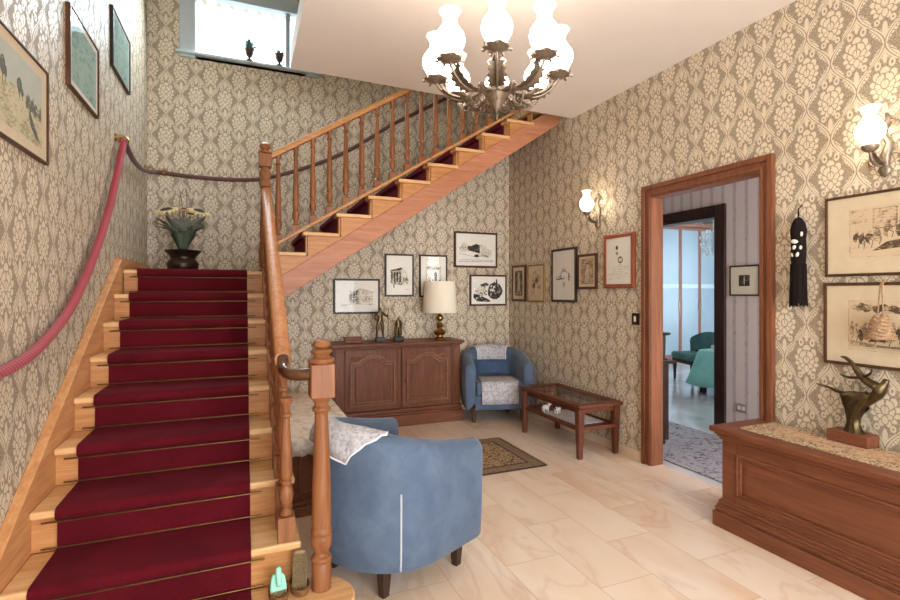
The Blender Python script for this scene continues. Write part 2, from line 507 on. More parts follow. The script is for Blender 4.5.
M['wicker'] = wood('wicker', S(96,62,38), S(150,104,66), 'x', rough=.6, s=3)
M['straw'] = flat('straw', S(156,124,92), .85, var=.35, vs=90)
M['leaf'] = flat('dry_leaf', S(74,84,66), .7, var=.3, vs=30)
M['leaf_grey'] = flat('grey_green_leaf', S(126,128,110), .7, var=.25, vs=30)
M['petal'] = flat('yellow_petal', S(216,192,132), .7, var=.25, vs=40)
M['petal_dark'] = flat('brown_flower_disc', S(74,52,34), .9, var=.3, vs=80)
M['petal_pink'] = flat('dusty_pink_petal', S(176,128,100), .8, var=.2)
M['twig'] = flat('brown_twig', S(104,78,50), .8)
M['porcelain'] = flat('white_porcelain', S(236,232,224), .2, var=.02)
M['switch_white'] = flat('switch_white', S(226,220,208), .4, var=.02)
M['leg_dark'] = wood('dark_leg', S(46,32,26), S(74,52,42), 'z', rough=.4)
M['seam'] = flat('pale_seam', S(176,182,190), .8, var=.05)
M['outlet'] = flat('outlet_grey', S(150,140,132), .4, var=.05)
M['foliage'] = flat('window_plant', S(60,96,92), .7, var=.3)
# ------------------------------------------------------------------ the room shell
XW, XR, YB, ZC = -.80, 2.942, 5.228, 3.03
ZU, ZT = 3.18, 5.6                      # upper floor level, top of the stairwell
YF = -2.2
F_ = MB().box(-1.0, 3.04, YF-.2, 5.45, -.1, 0)
struct('floor', F_, M['marble'])
struct('floor_hallway', MB().box(3.0401, 9.5, .3, 8.2, -.1, -.0005), M['hallfloor'])
struct('wall_left', MB().box(XW-.2, XW, YF-.2, YB+.2, -.1, ZT), M['paper_left'])
# back wall with the stairwell window
wx0, wx1, wz0, wz1 = -.44, .62, 3.585, 4.17
w = MB()
w.box(XW, wx0, YB, YB+.2, -.1, ZT); w.box(wx1, XR, YB, YB+.2, -.1, ZT)
w.box(wx0, wx1, YB, YB+.2, -.1, wz0); w.box(wx0, wx1, YB, YB+.2, wz1, ZT)
struct('wall_back', w, M['paper_back'])
# right wall with the doorway
dy0, dy1, dz = 2.078, 2.968, 2.095
w = MB()
w.box(XR, XR+.098, YF-.2, dy0, -.1, ZT); w.box(XR, XR+.098, dy1, YB+.2, -.1, ZT); w.box(XR, XR+.098, dy0, dy1, dz, ZT)
struct('wall_right', w, M['paper_right'])
# front wall (behind the photographer) with unseen glazing added for fill light
gx0, gx1, gz = -.5, 2.7, 2.7
w = MB()
w.box(XW, gx0, YF-.2, YF, -.1, ZT); w.box(gx1, XR, YF-.2, YF, -.1, ZT); w.box(gx0, gx1, YF-.2, YF, gz, ZT)
struct('wall_front', w, M['paper_back'])
wf = struct('added_fill_window_2', MB().box(gx0, gx0+.06, YF-.12, YF-.05, 0, gz).box(gx1-.06, gx1, YF-.12, YF-.05, 0, gz).box(gx0+.06, gx1-.06, YF-.12, YF-.05, gz-.06, gz).box((gx0+gx1)/2-.04, (gx0+gx1)/2+.04, YF-.12, YF-.05, 0, gz-.06), M['mahog_z'])
MB().box(gx0+.06, gx1-.06, YF-.09, YF-.085, 0, gz-.06).build('pane', M['pane'], wf)
# ceiling slab: its edges frame the open stairwell
poly = [(.33, YF), (XR, YF), (XR, 3.99), (2.0, 3.955), (.33, 3.905)]
struct('ceiling', MB().prism(poly, 'z', ZC, ZU).box(XW, .33, YF, -.3, ZC, ZU), M['plaster'])
struct('ceiling_stairwell', MB().box(XW-.2, XR+.1, YF-.2, YB+.2, ZT, ZT+.1), M['plaster'])
struct('baseboard_right', MB().box(XR-.014, XR, dy1+.09, YB, 0, .072).box(XR-.014, XR, YF, .3, 0, .072), M['skirt'], bevel=.003)
struct('baseboard_back', MB().box(.22, XR-.014, YB-.014, YB, 0, .072), M['skirt'], bevel=.003)
# landing skirting
struct('baseboard_landing', MB().box(XW, XW+.02, 4.0, YB, 1.507, 1.59).box(XW+.02, .16, YB-.02, YB, 1.507, 1.545), M['oak_y'], bevel=.003)

# stairwell window
win = struct('window_1', MB().box(wx0-.10, wx0+.03, YB-.03, YB+.06, wz0-.05, wz1+.10).box(wx1-.03, wx1+.1, YB-.03, YB+.06, wz0-.05, wz1+.10)
             .box(wx0+.03, wx1-.03, YB-.03, YB+.06, wz1-.03, wz1+.10).box(wx0+.03, wx1-.03, YB+.0, YB+.06, wz0-.05, wz0+.02)
             .box(.40, .44, YB+.01, YB+.06, wz0+.02, wz1-.03), M['stair_frame'], bevel=.004)
MB().box(wx0+.03, wx1-.03, YB+.03, YB+.035, wz0+.02, wz1-.03).build('pane', M['pane'], win)
MB().box(wx0-.13, wx1+.14, YB-.06, YB+.0, wz0-.025, wz0).build('window_sill', M['stair_frame'], win, bevel=.006)

# doorway casing to the corridor
c = MB()
for (a, b_) in ((dy0-.08, dy0), (dy1, dy1+.085)):
    c.box(XR-.022, XR, a, b_, 0, dz+.085)
c.box(XR-.022, XR, dy0, dy1, dz, dz+.085)
# raised outer moulding
c.box(XR-.036, XR-.022, dy0-.08, dy0-.045, 0, dz+.085); c.box(XR-.036, XR-.022, dy1+.05, dy1+.085, 0, dz+.085)
c.box(XR-.036, XR-.022, dy0-.045, dy1+.05, dz+.05, dz+.085)
c.box(XR-.029, XR-.022, dy0-.018, dy0, 0, dz+.018); c.box(XR-.029, XR-.022, dy1, dy1+.018, 0, dz+.018); c.box(XR-.029, XR-.022, dy0, dy1, dz, dz+.018)
d1 = struct('door_1', c, M['mahog_z'], bevel=.004)
MB().box(XR-.02, XR+.1, dy0, dy0+.01, 0, dz).box(XR-.02, XR+.1, dy1-.008, dy1, 0, dz).box(XR-.02, XR+.1, dy0+.01, dy1-.008, dz-.012, dz).build('jamb', M['mahog_z'], d1, bevel=.003)

# corridor and the far room
XC = 4.2
w = MB(); ey0, ey1, ez = 3.42, 4.25, 2.09
w.box(XC, XC+.1, .5, ey0, 0, 2.95); w.box(XC, XC+.1, ey1, 8.1, 0, 2.95); w.box(XC, XC+.1, ey0, ey1, ez, 2.95)
struct('wall_corridor', w, M['paper_hall'])
struct('wall_corridor_near', MB().box(3.041, 3.2, .4, .5, 0, 2.95).box(4.05, XC, .4, .5, 0, 2.95).box(3.2, 4.05, .4, .5, 2.2, 2.95), M['paper_hall'])
g4 = struct('added_fill_window_4', MB().box(3.2, 3.26, .42, .48, 0, 2.2).box(3.99, 4.05, .42, .48, 0, 2.2).box(3.26, 3.99, .42, .48, 2.14, 2.2).box(3.26, 3.99, .42, .48, 0, .1), M['white_frame'])  # unseen window, added to brighten the corridor
MB().box(3.26, 3.99, .445, .45, .1, 2.14).build('pane', M['pane'], g4)
struct('wall_corridor_far', MB().box(3.041, XC, 5.4, 5.5, 0, 2.95), M['paper_hall'])
struct('ceiling_corridor', MB().box(3.041, 9.5, .4, 8.2, 2.95, 3.05), M['plaster'])
c = MB()
c.box(XC-.03, XC, ey0-.10, ey0, 0, ez+.095); c.box(XC-.03, XC, ey1, ey1+.1, 0, ez+.095); c.box(XC-.03, XC, ey0, ey1, ez, ez+.095)
c.box(XC-.02, XC+.12, ey0, ey0+.02, 0, ez); c.box(XC-.02, XC+.12, ey1-.02, ey1, 0, ez); c.box(XC-.02, XC+.12, ey0+.02, ey1-.02, ez-.02, ez)
struct('door_2', c, M['dark_wood'], bevel=.004)
# far room shell: window in its right wall
struct('wall_far_room_back', MB().box(XC+.1, 9.4, 8.0, 8.1, 0, 2.95), M['plaster'])
struct('wall_far_room_near', MB().box(XC+.1, 9.4, 2.3, 2.4, 0, 2.95), M['plaster'])
w = MB(); fy0, fy1, fz0, fz1 = 3.2, 6.2, .5, 2.5
w.box(9.4, 9.5, 2.3, fy0, 0, 2.95); w.box(9.4, 9.5, fy1, 8.1, 0, 2.95); w.box(9.4, 9.5, fy0, fy1, 0, fz0); w.box(9.4, 9.5, fy0, fy1, fz1, 2.95)
struct('wall_far_room_right', w, M['plaster'])
fw = struct('window_3', MB().box(9.41, 9.46, fy0, fy0+.06, fz0, fz1).box(9.41, 9.46, fy1-.06, fy1, fz0, fz1).box(9.41, 9.46, fy0+.06, fy1-.06, fz1-.06, fz1).box(9.41, 9.46, fy0+.06, fy1-.06, fz0, fz0+.06).box(9.41, 9.46, 4.67, 4.73, fz0+.06, fz1-.06), M['white_frame'])
MB().box(9.43, 9.435, fy0+.06, fy1-.06, fz0+.06, fz1-.06).build('pane', M['pane'], fw)

# ------------------------------------------------------------------ staircase
R_, G_, ZL, YL = .16737, .271, 1.5063, 4.0035
XS0, XS1 = -.757, .22
Yk = lambda k: YL-(9-k)*G_
zk = lambda k: k*R_
pitch = lambda y: ZL+(R_/G_)*(y-YL)
stair = thing('staircase', 'orange oak staircase turning at a landing, turned balusters along both flights', 'staircase', (0, 3, 0))
SO = (0, 3, 0)
def sp(name, mb, m, **k): return mb.build(name, m, stair, off=SO, **k)
for k in range(2, 9):
    sp('tread', MB().box(XS0, XS1, Yk(k), Yk(k+1)+.03, zk(k)-.03, zk(k)), M['oak_tread'], bevel=.008, seg=3)
sp('landing_tread', MB().box(XS0, .205, YL, YB-.02, ZL-.03, ZL), M['oak_tread'], bevel=.008, seg=3)
for k in range(2, 10):
    sp('riser', MB().box(XS0, .185, Yk(k)+.03, Yk(k)+.045, zk(k-1), zk(k)-.03), M['oak_x'])
# rounded bottom step
def bottom(o):
    cx, cy, r = .262, 1.985, .15+o
    pts = [(XS0, 1.8355-o), (cx, 1.8355-o)]
    pts += [(cx+r*sin(pi*i/16), cy-r*cos(pi*i/16)) for i in range(1, 17)]
    return pts+[(XS0, cy+.15+o)]
sp('bottom_step', MB().prism(bottom(0), 'z', zk(1)-.03, zk(1)), M['oak_tread'], bevel=.008, seg=3)
sp('bottom_riser', MB().prism(bottom(-.03), 'z', 0.0, zk(1)-.03), M['oak_x'])
# wall stringer
p = [(1.62, 0), (1.62, pitch(1.62)+.085), (3.975, pitch(3.975)+.085), (4.0, pitch(3.975)+.085), (4.0, .0)]
sp('wall_stringer', MB().prism([(a, max(0, c)) for a, c in p], 'x', XW+.002, XS0), M['oak_y'], bevel=.003)
# outer side panel, stepped along the treads
p = [(Yk(2)+.045, 0)]
for k in range(2, 10):
    p += [(Yk(k)+.045, zk(k)-.03), (Yk(k+1)+.045, zk(k)-.03)] if k < 9 else [(Yk(9)+.045, ZL-.03)]
p += [(YB-.02, ZL-.03), (YB-.02, 0)]
sp('outer_side_panel', MB().prism(p, 'x', .185, .2), M['oak_y'])

def baluster_mb(x, y, z0, block, z1, hw=.033):
    mb = MB(); mb.box(x-hw, x+hw, y-hw, y+hw, z0, z0+block)
    zb = z0+block; L = z1-zb
    prof = [(.022, 0), (.027, .008), (.019, .018), (.014, .03), (.023, .052), (.0295, .078), (.026, .108), (.018, .124), (.023, .131), (.023, .142), (.0175, .147), (.0255, .16), (.0245, .22),
            (.0145, L-.085), (.021, L-.078), (.021, L-.066), (.0145, L-.06), (.0155, L-.036), (.026, L-.014), (.026, L)]
    mb.lathe(prof, (x, y, zb), 14)
    return mb
rail_l = lambda y: 1.035+.6176*(y-2.25)          # top of the lower handrail
XB = .165
for k in range(2, 10):
    for j, dy in enumerate((.042, .177)):
        y = Yk(k)+dy
        if k == 9 and j: continue
        if k == 9: continue
        sp('baluster', baluster_mb(XB, y, zk(k), .10+(.083 if j else 0), rail_l(y)-.055), M['turned'], smooth=40, bevel=0)
# lower handrail and its turned-out end
mb = MB(); rows = []
prof = [(-.036, -.02), (-.026, 0), (.0, .006), (.026, 0), (.036, -.02), (.03, -.05), (-.03, -.05)]
path = [(XB, 4.05), (XB, 3.6), (XB, 3.0), (XB, 2.6), (XB, 2.32)]
for (x, y) in path: rows.append([(x+a, y, rail_l(y)+c) for a, c in prof])
mb.grid(rows, 0, close=True); mb.face(range(7)); mb.face(range(len(mb.v)-7, len(mb.v)))
sp('handrail', mb, M['oak_z'], smooth=50)
mb = MB()
cur = [(XB, 2.32, rail_l(2.32)-.022), (XB, 2.25, rail_l(2.25)-.024), (XB+.004, 2.19, 1.015), (XB+.016, 2.115, 1.016), (XB+.045, 2.06, 1.022), (XB+.10, 2.035, 1.026)]
cp = []
for i in range(len(cur)-1):
    for t in (0, .25, .5, .75): cp.append(Vector(cur[i]).lerp(Vector(cur[i+1]), t))
cp.append(Vector(cur[-1]))
for _ in range(3):
    cp = [cp[0]]+[(cp[i-1]+cp[i]*2+cp[i+1])/4 for i in range(1, len(cp)-1)]+[cp[-1]]
mb.tube(cp, .026, 12, flat=1.0)
sp('handrail_end', mb, M['darkrail'], smooth=60)
# lower newel on the rounded step
def newel(name, x, y, z0, prof, blocks, hw, parent_m):
    mb = MB(); mb.lathe(prof, (x, y, z0), 20)
    for (a, b_) in blocks:
        mb.box(x-hw, x+hw, y-hw, y+hw, z0+a, z0+b_)
    return sp(name, mb, parent_m, smooth=40, bevel=.006)
newel('newel_post', .291, 2.035, zk(1),
      [(.039, 0), (.039, .105), (.034, .112), (.042, .118), (.042, .128), (.034, .134), (.026, .142), (.028, .152), (.038, .17), (.042, .195), (.042, .212), (.034, .218), (.041, .224), (.041, .238), (.036, .245), (.0385, .27), (.037, .40), (.026, .70),
       (.026, .705), (.037, .712), (.037, .722), (.027, .73), (.027, .742), (.043, .765)], [(.765, .90)], .047, M['turned'])
sp('newel_finial', MB().lathe([(.046, 0), (.052, .008), (.052, .018), (.036, .024), (.030, .034), (.042, .043), (.044, .05), (.036, .056), (.022, .06), (.033, .066), (.036, .076), (.028, .09), (.004, .098)], (.291, 2.035, zk(1)+.90), 18), M['turned'], smooth=40)
# landing newel
newel('newel_post', .16, 4.085, 1.36, [(.044, 0), (.044, .16), (.03, .17), (.036, .2), (.046, .26), (.046, .32), (.036, .36), (.042, .365), (.042, .38), (.036, .385), (.04, .42), (.03, .79), (.03, .795), (.043, .805), (.043, .825), (.032, .84), (.032, .87), (.045, .89), (.045, .91), (.032, .93), (.032, .95)], [(0, .14), (.95, 1.05)], .046, M['turned'])
sp('newel_finial', MB().lathe([(.03, 0), (.05, .008), (.05, .02), (.03, .026), (.026, .035), (.042, .055), (.04, .075), (.02, .09), (.004, .095)], (.16, 4.085, 2.41), 16), M['turned'], smooth=40)

# upper flight
GU, XU = .2687, .18
Xk = lambda k: XU+(k-1)*GU
uz = lambda k: ZL+k*R_
YO = 4.20
for k in range(1, 10):
    sp('tread', MB().box(Xk(k), Xk(k+1)+.03, YO-.028, YB-.02, uz(k)-.03, uz(k)), M['oak_tread'], bevel=.008, seg=3)
for k in range(1, 11):
    sp('riser', MB().box(Xk(k)+.028, Xk(k)+.042, YO+.02, YB-.02, uz(k-1), uz(k)-.03), M['oak_x'])
zmid = lambda x: 1.5+.662*(x-.314)
zlow = lambda x: 1.35+.662*(x-.375)
p = [(Xk(1)+.042, zmid(Xk(1)+.042)-.05)]
for k in range(1, 10): p += [(Xk(k)+.042, uz(k)-.03), (Xk(k+1)+.042, uz(k)-.03)]
p += [(Xk(10)+.042, 3.0), (XR-.005, 3.0), (XR-.005, zmid(2.94)-.05 if zmid(2.94)-.05 < 3.0 else 2.99)]
p = [q for q in p]
sp('outer_stringer', MB().prism(p[:-2]+[(2.6, zmid(2.6)-.05)], 'y', YO, YO+.02), M['oak_x'])
p = [(.2, zlow(.2)), (XR-.004, zlow(XR-.004)), (XR-.004, zmid(XR)), (.2, zmid(.2))]
sp('lower_stringer_board', MB().prism(p, 'y', YO-.014, YO+.03), M['oak_red'], bevel=.004)
p = [(.2, zlow(.2)), (XR-.004, zlow(XR-.004)), (XR-.004, zlow(XR)+.02), (.2, zlow(.2)+.02)]
sp('soffit', MB().prism(p, 'y', YO+.03, YB-.002), M['oak_red'])
sp('upper_landing', MB().box(Xk(10), XR-.004, YO-.02, YB-.02, ZU-.06, ZU), M['oak_tread'])
nose_u = lambda x: uz(2)+(R_/GU)*(x-Xk(2))
p = [(.21, nose_u(.21)+.004), (2.62, nose_u(2.62)+.004), (2.62, nose_u(2.62)+.034), (.21, nose_u(.21)+.034)]
sp('shoe_rail', MB().prism(p, 'y', YO-.005, YO+.07), M['oak_x'], bevel=.004)
rail_u = lambda x: 2.461+.615*(x-.203)
rows = [[(x, YO+.032+a, rail_u(x)+c) for a, c in prof] for x in (.2, .8, 1.5, 2.2, 2.7)]
mb = MB().grid(rows, 0, close=True); mb.face(range(7)); mb.face(range(len(mb.v)-7, len(mb.v)))
sp('handrail', mb, M['oak_x'], smooth=50)
for i in range(15):
    x = .264+.1355*i
    sp('baluster', baluster_mb(x, YO+.032, nose_u(x)+.02, .062, rail_u(x)-.045, .028), M['turned'], smooth=40)

# carpet runner with brass rods, lower flight and landing
C0, C1, T = -.672, .031, .009
def ribbon(prof2, a0, a1, axis, t):
    # prof2: list of (run, z); gives a thin carpet with thickness
    n = len(prof2); out = []
    for i in range(n):
        p0 = prof2[max(i-1, 0)]; p1 = prof2[min(i+1, n-1)]
        dx, dz = p1[0]-p0[0], p1[1]-p0[1]; l = sqrt(dx*dx+dz*dz) or 1
        nx, nz = -dz/l, dx/l
        out.append((prof2[i][0]+nx*t, prof2[i][1]+nz*t))
    mb = MB(); mk = (lambda a, q: (a, q[0], q[1])) if axis == 'x' else (lambda a, q: (q[0], a, q[1]))
    rows = [[mk(a0, q) for q in prof2], [mk(a0, q) for q in out], [mk(a0+.004, (q[0], q[1])) for q in out], [mk(a1-.004, q) for q in out], [mk(a1, q) for q in out], [mk(a1, q) for q in prof2]]
    mb.grid(rows); return mb
rn = thing('stair_runner', 'burgundy carpet runner held by brass rods up the lower flight', 'carpet runner', (-.31, 3, .8))
pr = [(Yk(1)+.028, .012)]
for k in range(1, 10):
    z = zk(k)
    pr += [(Yk(k)+.028, z-.06), (Yk(k)+.026, z-.042), (Yk(k)+.008, z-.034), (Yk(k)-.003, z-.026), (Yk(k)-.004, z-.010), (Yk(k)+.002, z-.0005), (Yk(k)+.014, z+.001)]
    if k < 9: pr += [(Yk(k+1)+.012, z+.001), (Yk(k+1)+.025, z+.010)]
pr += [(YB-.12, ZL+.001)]
ribbon(pr, C0, C1, 'x', T).build('carpet', M['carpet'], rn, off=(-.31, 3, .8), smooth=50)
for k in range(1, 9):
    MB().tube([(C0-.05, Yk(k+1)+.010, zk(k)+.016), (C1+.05, Yk(k+1)+.010, zk(k)+.016)], .0036, 8).build('rod', M['brass_dark'], rn, off=(-.31, 3, .8), smooth=60)
for k in range(1, 10):
    MB().tube([(C0-.05, Yk(k)+.012, zk(k)-.050), (C1+.05, Yk(k)+.012, zk(k)-.050)], .0036, 8).build('rod', M['brass_dark'], rn, off=(-.31, 3, .8), smooth=60)
pr = [(Xk(1)+.026, uz(0)+.012)]
for k in range(1, 10):
    z = uz(k)
    pr += [(Xk(k)+.026, z-.06), (Xk(k)+.024, z-.042), (Xk(k)-.003, z-.03), (Xk(k)-.004, z-.01), (Xk(k)+.004, z), (Xk(k)+.014, z+.001)]
    pr += [(Xk(k+1)+.012, z+.001), (Xk(k+1)+.023, z+.010)]
pr += [(Xk(10)+.026, 3.1)]
o = ribbon(pr, 4.29, 5.06, 'y', T).build('stair_runner', M['carpet'], smooth=50)
tag(o, 'dark burgundy carpet on the risers of the upper flight', 'carpet runner')

# velvet rope handrail along the left and back walls
rp = thing('rope_handrail', 'thick red rope handrail looping along the walls beside the stairs', 'rope', (XW+.05, 4.0, 2.386))
RO = (XW+.05, 4.0, 2.386)
def smoothpath(pts, it=4, sub=6):
    q = []
    for i in range(len(pts)-1):
        for t in range(sub): q.append(Vector(pts[i]).lerp(Vector(pts[i+1]), t/sub))
    q.append(Vector(pts[-1]))
    for _ in range(it): q = [q[0]]+[(q[i-1]+q[i]*2+q[i+1])/4 for i in range(1, len(q)-1)]+[q[-1]]
    return q
x = XW+.05
a = smoothpath([(x, 1.45, 1.22), (x, 1.75, 1.115), (x, 2.118, 1.076), (x, 2.372, 1.106), (x, 2.62, 1.175), (x, 2.849, 1.267), (x, 3.12, 1.44), (x, 3.38, 1.647), (x, 3.62, 1.885), (x, 3.826, 2.147), (x, 4.0, 2.386)], 3)
MB().tube(a, .021, 10).build('rope', M['rope_red'], rp, off=RO, smooth=60)
a = smoothpath([(x, 4.0, 2.386), (x, 4.3, 2.33), (x, 4.6, 2.335), (x, 4.9, 2.38), (x+.02, 5.15, 2.43), (x+.1, 5.18, 2.435), (-.45, 5.18, 2.42), (-.15, 5.18, 2.418), (.16, 5.18, 2.442), (.5, 5.18, 2.565), (.8, 5.18, 2.70), (1.04, 5.18, 2.835), (1.3, 5.18, 3.02), (1.474, 5.18, 3.15), (1.9, 5.18, 3.40), (2.3, 5.18, 3.65)], 4)
MB().tube(a, .019, 10).build('rope', M['rope_brown'], rp, off=RO, smooth=60)
for (px, py, pz, dx, dy) in ((XW, 4.0, 2.386, 1, 0), (XW, 5.1, 2.43, 1, 0), (-.66, YB, 2.435, 0, -1), (.16, YB, 2.442, 0, -1), (1.48, YB, 3.15, 0, -1)):
    b = MB()
    cc = Vector((px+dx*.05, py+dy*.05, pz))
    b.tube([(px, py, pz+.02), (px+dx*.012, py+dy*.012, pz+.02)], .026, 12)
    b.tube([(px+dx*.01, py+dy*.01, pz+.02), (px+dx*.05, py+dy*.05, pz+.032)], .008, 8)
    ax = Vector((0, 1, 0)) if dx else Vector((1, 0, 0)); oth = Vector((dx, dy, 0))
    ring = [cc+oth*(.028*cos(t*pi/8))+Vector((0, 0, 1))*(.028*sin(t*pi/8)) for t in range(17)]
    b.tube(ring, .006, 6, cap=False)
    b.build('bracket', M['brass'], rp, off=RO, smooth=50)
# ------------------------------------------------------------------ tub armchairs
def tub_pt(t):
    a, b_, yc = .30, .275, .0        # half width, back semi axis (centre line)
    ys = -.29
    L1 = yc-ys; L2 = pi*sqrt((a*a+b_*b_)/2); L = 2*L1+L2
    s = max(0, min(1, t))*L
    if s <= L1: return Vector((-a, ys+s, 0)), Vector((-1, 0, 0))
    if s >= L1+L2: return Vector((a, yc-(s-L1-L2), 0)), Vector((1, 0, 0))
    th = pi-(s-L1)/L2*pi
    p = Vector((a*cos(th), yc+b_*sin(th), 0)); n = Vector((cos(th)/a, sin(th)/b_, 0)); n.normalize()
    return p, n
def ztop(t):
    d = 1-abs(2*t-1)
    k = max(0, min(1, d/.85)); k = k*.65+.35*k*k*(3-2*k)
    return .622+.128*k
def tub_prof(t):
    zt = ztop(t)
    return [(.040, .14), (.052, .155), (.060, .26), (.064, .40), (.066, zt-.10), (.064, zt-.045), (.050, zt-.014), (.025, zt-.001), (0, zt+.002), (-.025, zt-.004), (-.046, zt-.022), (-.056, zt-.06), (-.056, zt-.12), (-.052, .40), (-.048, .28), (-.045, .20)]
def tub_at(t, k, off=0):
    p, n = tub_pt(t); pr = tub_prof(t)
    k0 = int(max(0, min(len(pr)-2, math.floor(k)))); f = k-k0
    o = pr[k0][0]*(1-f)+pr[k0+1][0]*f; z = pr[k0][1]*(1-f)+pr[k0+1][1]*f
    do = pr[k0+1][0]-pr[k0][0]; dz_ = pr[k0+1][1]-pr[k0][1]; l = sqrt(do*do+dz_*dz_) or 1
    o += off*dz_/l; z += -off*do/l
    return Vector((p.x+n.x*o, p.y+n.y*o, z))
def make_armchair(label, loc, rotz):
    t_ = thing('tub_armchair', label, 'armchair', loc, rotz, 'blue tub armchairs')
    mb = MB(); NT = 56
    rows = []
    def end(t, yoff, sc):
        p, n = tub_pt(t); pr = tub_prof(t)
        zc_ = .38
        return [Vector((p.x+n.x*o*sc, p.y+yoff, zc_+(z-zc_)*(1-(1-sc)*.12))) for o, z in pr]
    rows.append(end(0, -.034, .55)); rows.append(end(0, -.028, .86)); rows.append(end(0, -.014, .97))
    for i in range(NT+1):
        t = i/NT
        rows.append([tub_at(t, k) if k < len(tub_prof(t))-1 else tub_at(t, k-1e-6) for k in range(len(tub_prof(t)))])
    rows.append(end(1, -.014, .97)); rows.append(end(1, -.028, .86)); rows.append(end(1, -.034, .55))
    mb.grid(rows)
    n = len(rows[0])
    mb.face(range(n)); mb.face(range(len(mb.v)-n, len(mb.v)))
    mb.build('shell', M['blue'], t_, smooth=70)
    # seat base and loose cushion
    def half_d(w, y0, yc, ry, n=18):
        pts = [(w, y0)]+[(w*cos(pi*i/n), yc+ry*sin(pi*i/n)) for i in range(n+1)]+[(-w, y0)]
        return pts
    MB().prism(half_d(.256, -.305, .0, .235), 'z', .14, .29).build('seat_base', M['blue'], t_, smooth=40, bevel=.012, seg=3)
    MB().prism(half_d(.244, -.325, .0, .22), 'z', .292, .425).build('seat_cushion', M['blue'], t_, smooth=40, bevel=.028, seg=4)
    for (x, y) in ((-.255, -.235), (.255, -.235), (-.185, .175), (.185, .175)):
        s = 1 if y > 0 else -1
        MB().frustum(x, y, .0, .15, .017, .017, .027, .027).build('leg', M['leg_dark'], t_, bevel=.003)
    for tt in (.305, .695):
        MB().tube([tub_at(tt, k, .001) for k in (.9, 1.5, 2, 2.5, 3, 3.4)], .0045, 6).build('seam_trim', M['seam'], t_, smooth=60)
    return t_
chA = make_armchair('blue tub armchair seen from behind, next to the wooden newel post', (.655, 2.395, 0), radians(116))
chB = make_armchair('blue tub armchair standing in the far corner between cabinet and coffee table', (2.53, 4.82, 0), radians(-17))
# lace covers are loose cloths
def chair_lace(name, ch, t0, t1, kf, label, flare=0):
    T0 = Matrix.Translation(ch.location) @ Matrix.Rotation(ch.rotation_euler.z, 4, 'Z')
    mb = MB(); rows = []; n = 22
    for i in range(n+1):
        t = t0+(t1-t0)*i/n; k0, k1 = kf(i/n); r = []
        for j in range(15):
            k = k0+(k1-k0)*j/14
            wv = .003*sin(i*1.3)*max(0, 1-j/5)
            p = tub_at(t, k, .007+wv+flare*max(0, 1-j/4))
            r.append(p)
        rows.append(r)
    mb.grid(rows); mb.xform(T0)
    o = mb.build(name, M['lace'], smooth=180, solid=.004, off=tuple(ch.location))
    o.location = ch.location
    tag(o, label, 'lace cover')
    # hem along the two hanging edges and the sides
    edge = [T0 @ (Vector(p)) for p in ([r[0] for r in rows])]
    h = MB().tube([e-Vector(ch.location) for e in edge], .005, 6)
    for rr in (rows[0], rows[-1]): h.tube([T0 @ p-Vector(ch.location) for p in rr], .004, 6)
    h.tube([T0 @ r[-1]-Vector(ch.location) for r in rows], .004, 6)
    h.build('hem', M['lace_hem'], o, smooth=60)
    return o
chair_lace('lace_cover', chA, .34, .60, lambda u: ((6.6-2.75*u/.34 if u < .34 else 3.85+.5*(u-.34)), 12.3), 'grey lace cover with white hem draped over the near armchair back', .012)
chair_lace('lace_cover', chB, .36, .64, lambda u: (4.6, 12.9), 'pale lace cover hanging over the backrest of the corner armchair')
# seat cover of the corner armchair
T0 = Matrix.Rotation(chB.rotation_euler.z, 4, 'Z')
rows = []
for i in range(15):
    x = -.19+.38*i/14+.0
    w = .003*sin(i*1.7)
    r = [(x, .09, .4305+w*.3), (x, -.05, .4305), (x, -.20, .4305), (x, -.292, .430), (x, -.322, .420), (x*1.0, -.334, .395), (x, -.337+w, .33), (x, -.339+w*1.4, .262), (x, -.340+w*1.7, .205)]
    rows.append([T0 @ Vector(p) for p in r])
o = MB().grid(rows).build('lace_cover', M['lace'], smooth=180, solid=.004); o.location = chB.location
tag(o, 'pale lace cover spread on the seat of the corner armchair', 'lace cover')
# lumbar cushion
def pillow(w, h, d, n=14):
    mb = MB(); 
    for s in (1, -1):
        rows = []
        for i in range(n+1):
            u = -1+2*i/n; r = []
            for j in range(n+1):
                v = -1+2*j/n
                th = d/2*(max(0, (1-u**4)*(1-v**4)))**.5
                pin = 1-.06*(u*u*v*v)
                r.append((u*w/2*(1-.05*v*v), s*th, v*h/2*(1-.04*u*u)))
            rows.append(r)
        mb.grid(rows)
    return mb
mb = pillow(.40, .17, .10)
mb.xform(Matrix.Rotation(chB.rotation_euler.z, 4, 'Z') @ Matrix.Translation((0.0, .115, .520)) @ Matrix.Rotation(radians(-14), 4, 'X'))
o = mb.build('cushion', M['blue_dark'], smooth=180); o.location = chB.location
tag(o, 'small dark blue lumbar cushion on the corner armchair', 'cushion')

# ------------------------------------------------------------------ two-door cabinet
CX0, CX1, CY, CH = .800, 2.13, 4.83, .845
cab = thing('cabinet', 'dark walnut two-door cabinet with arched door panels against the back wall', 'cabinet', (1.52, 5.02, 0))
CO = (1.52, 5.02, 0)
def cb(name, mb, m, **k):
    par = k.pop('parent', cab)
    return mb.build(name, m, par, off=CO, **k)
cb('body', MB().box(CX0, CX1, CY+.022, YB-.02, .17, CH-.045), M['walnut_z'], bevel=.004)
mb = MB().box(CX0-.03, CX1+.03, CY-.03, YB-.018, 0, .115).box(CX0-.022, CX1+.022, CY-.022, YB-.018, .115, .135).box(CX0-.012, CX1+.012, CY-.012, YB-.018, .135, .172)
cb('plinth', mb, M['walnut_x'], bevel=.008, seg=3)
mb = MB().box(CX0-.035, CX1+.035, CY-.04, YB-.016, CH-.028, CH).box(CX0-.018, CX1+.018, CY-.02, YB-.016, CH-.045, CH-.028)
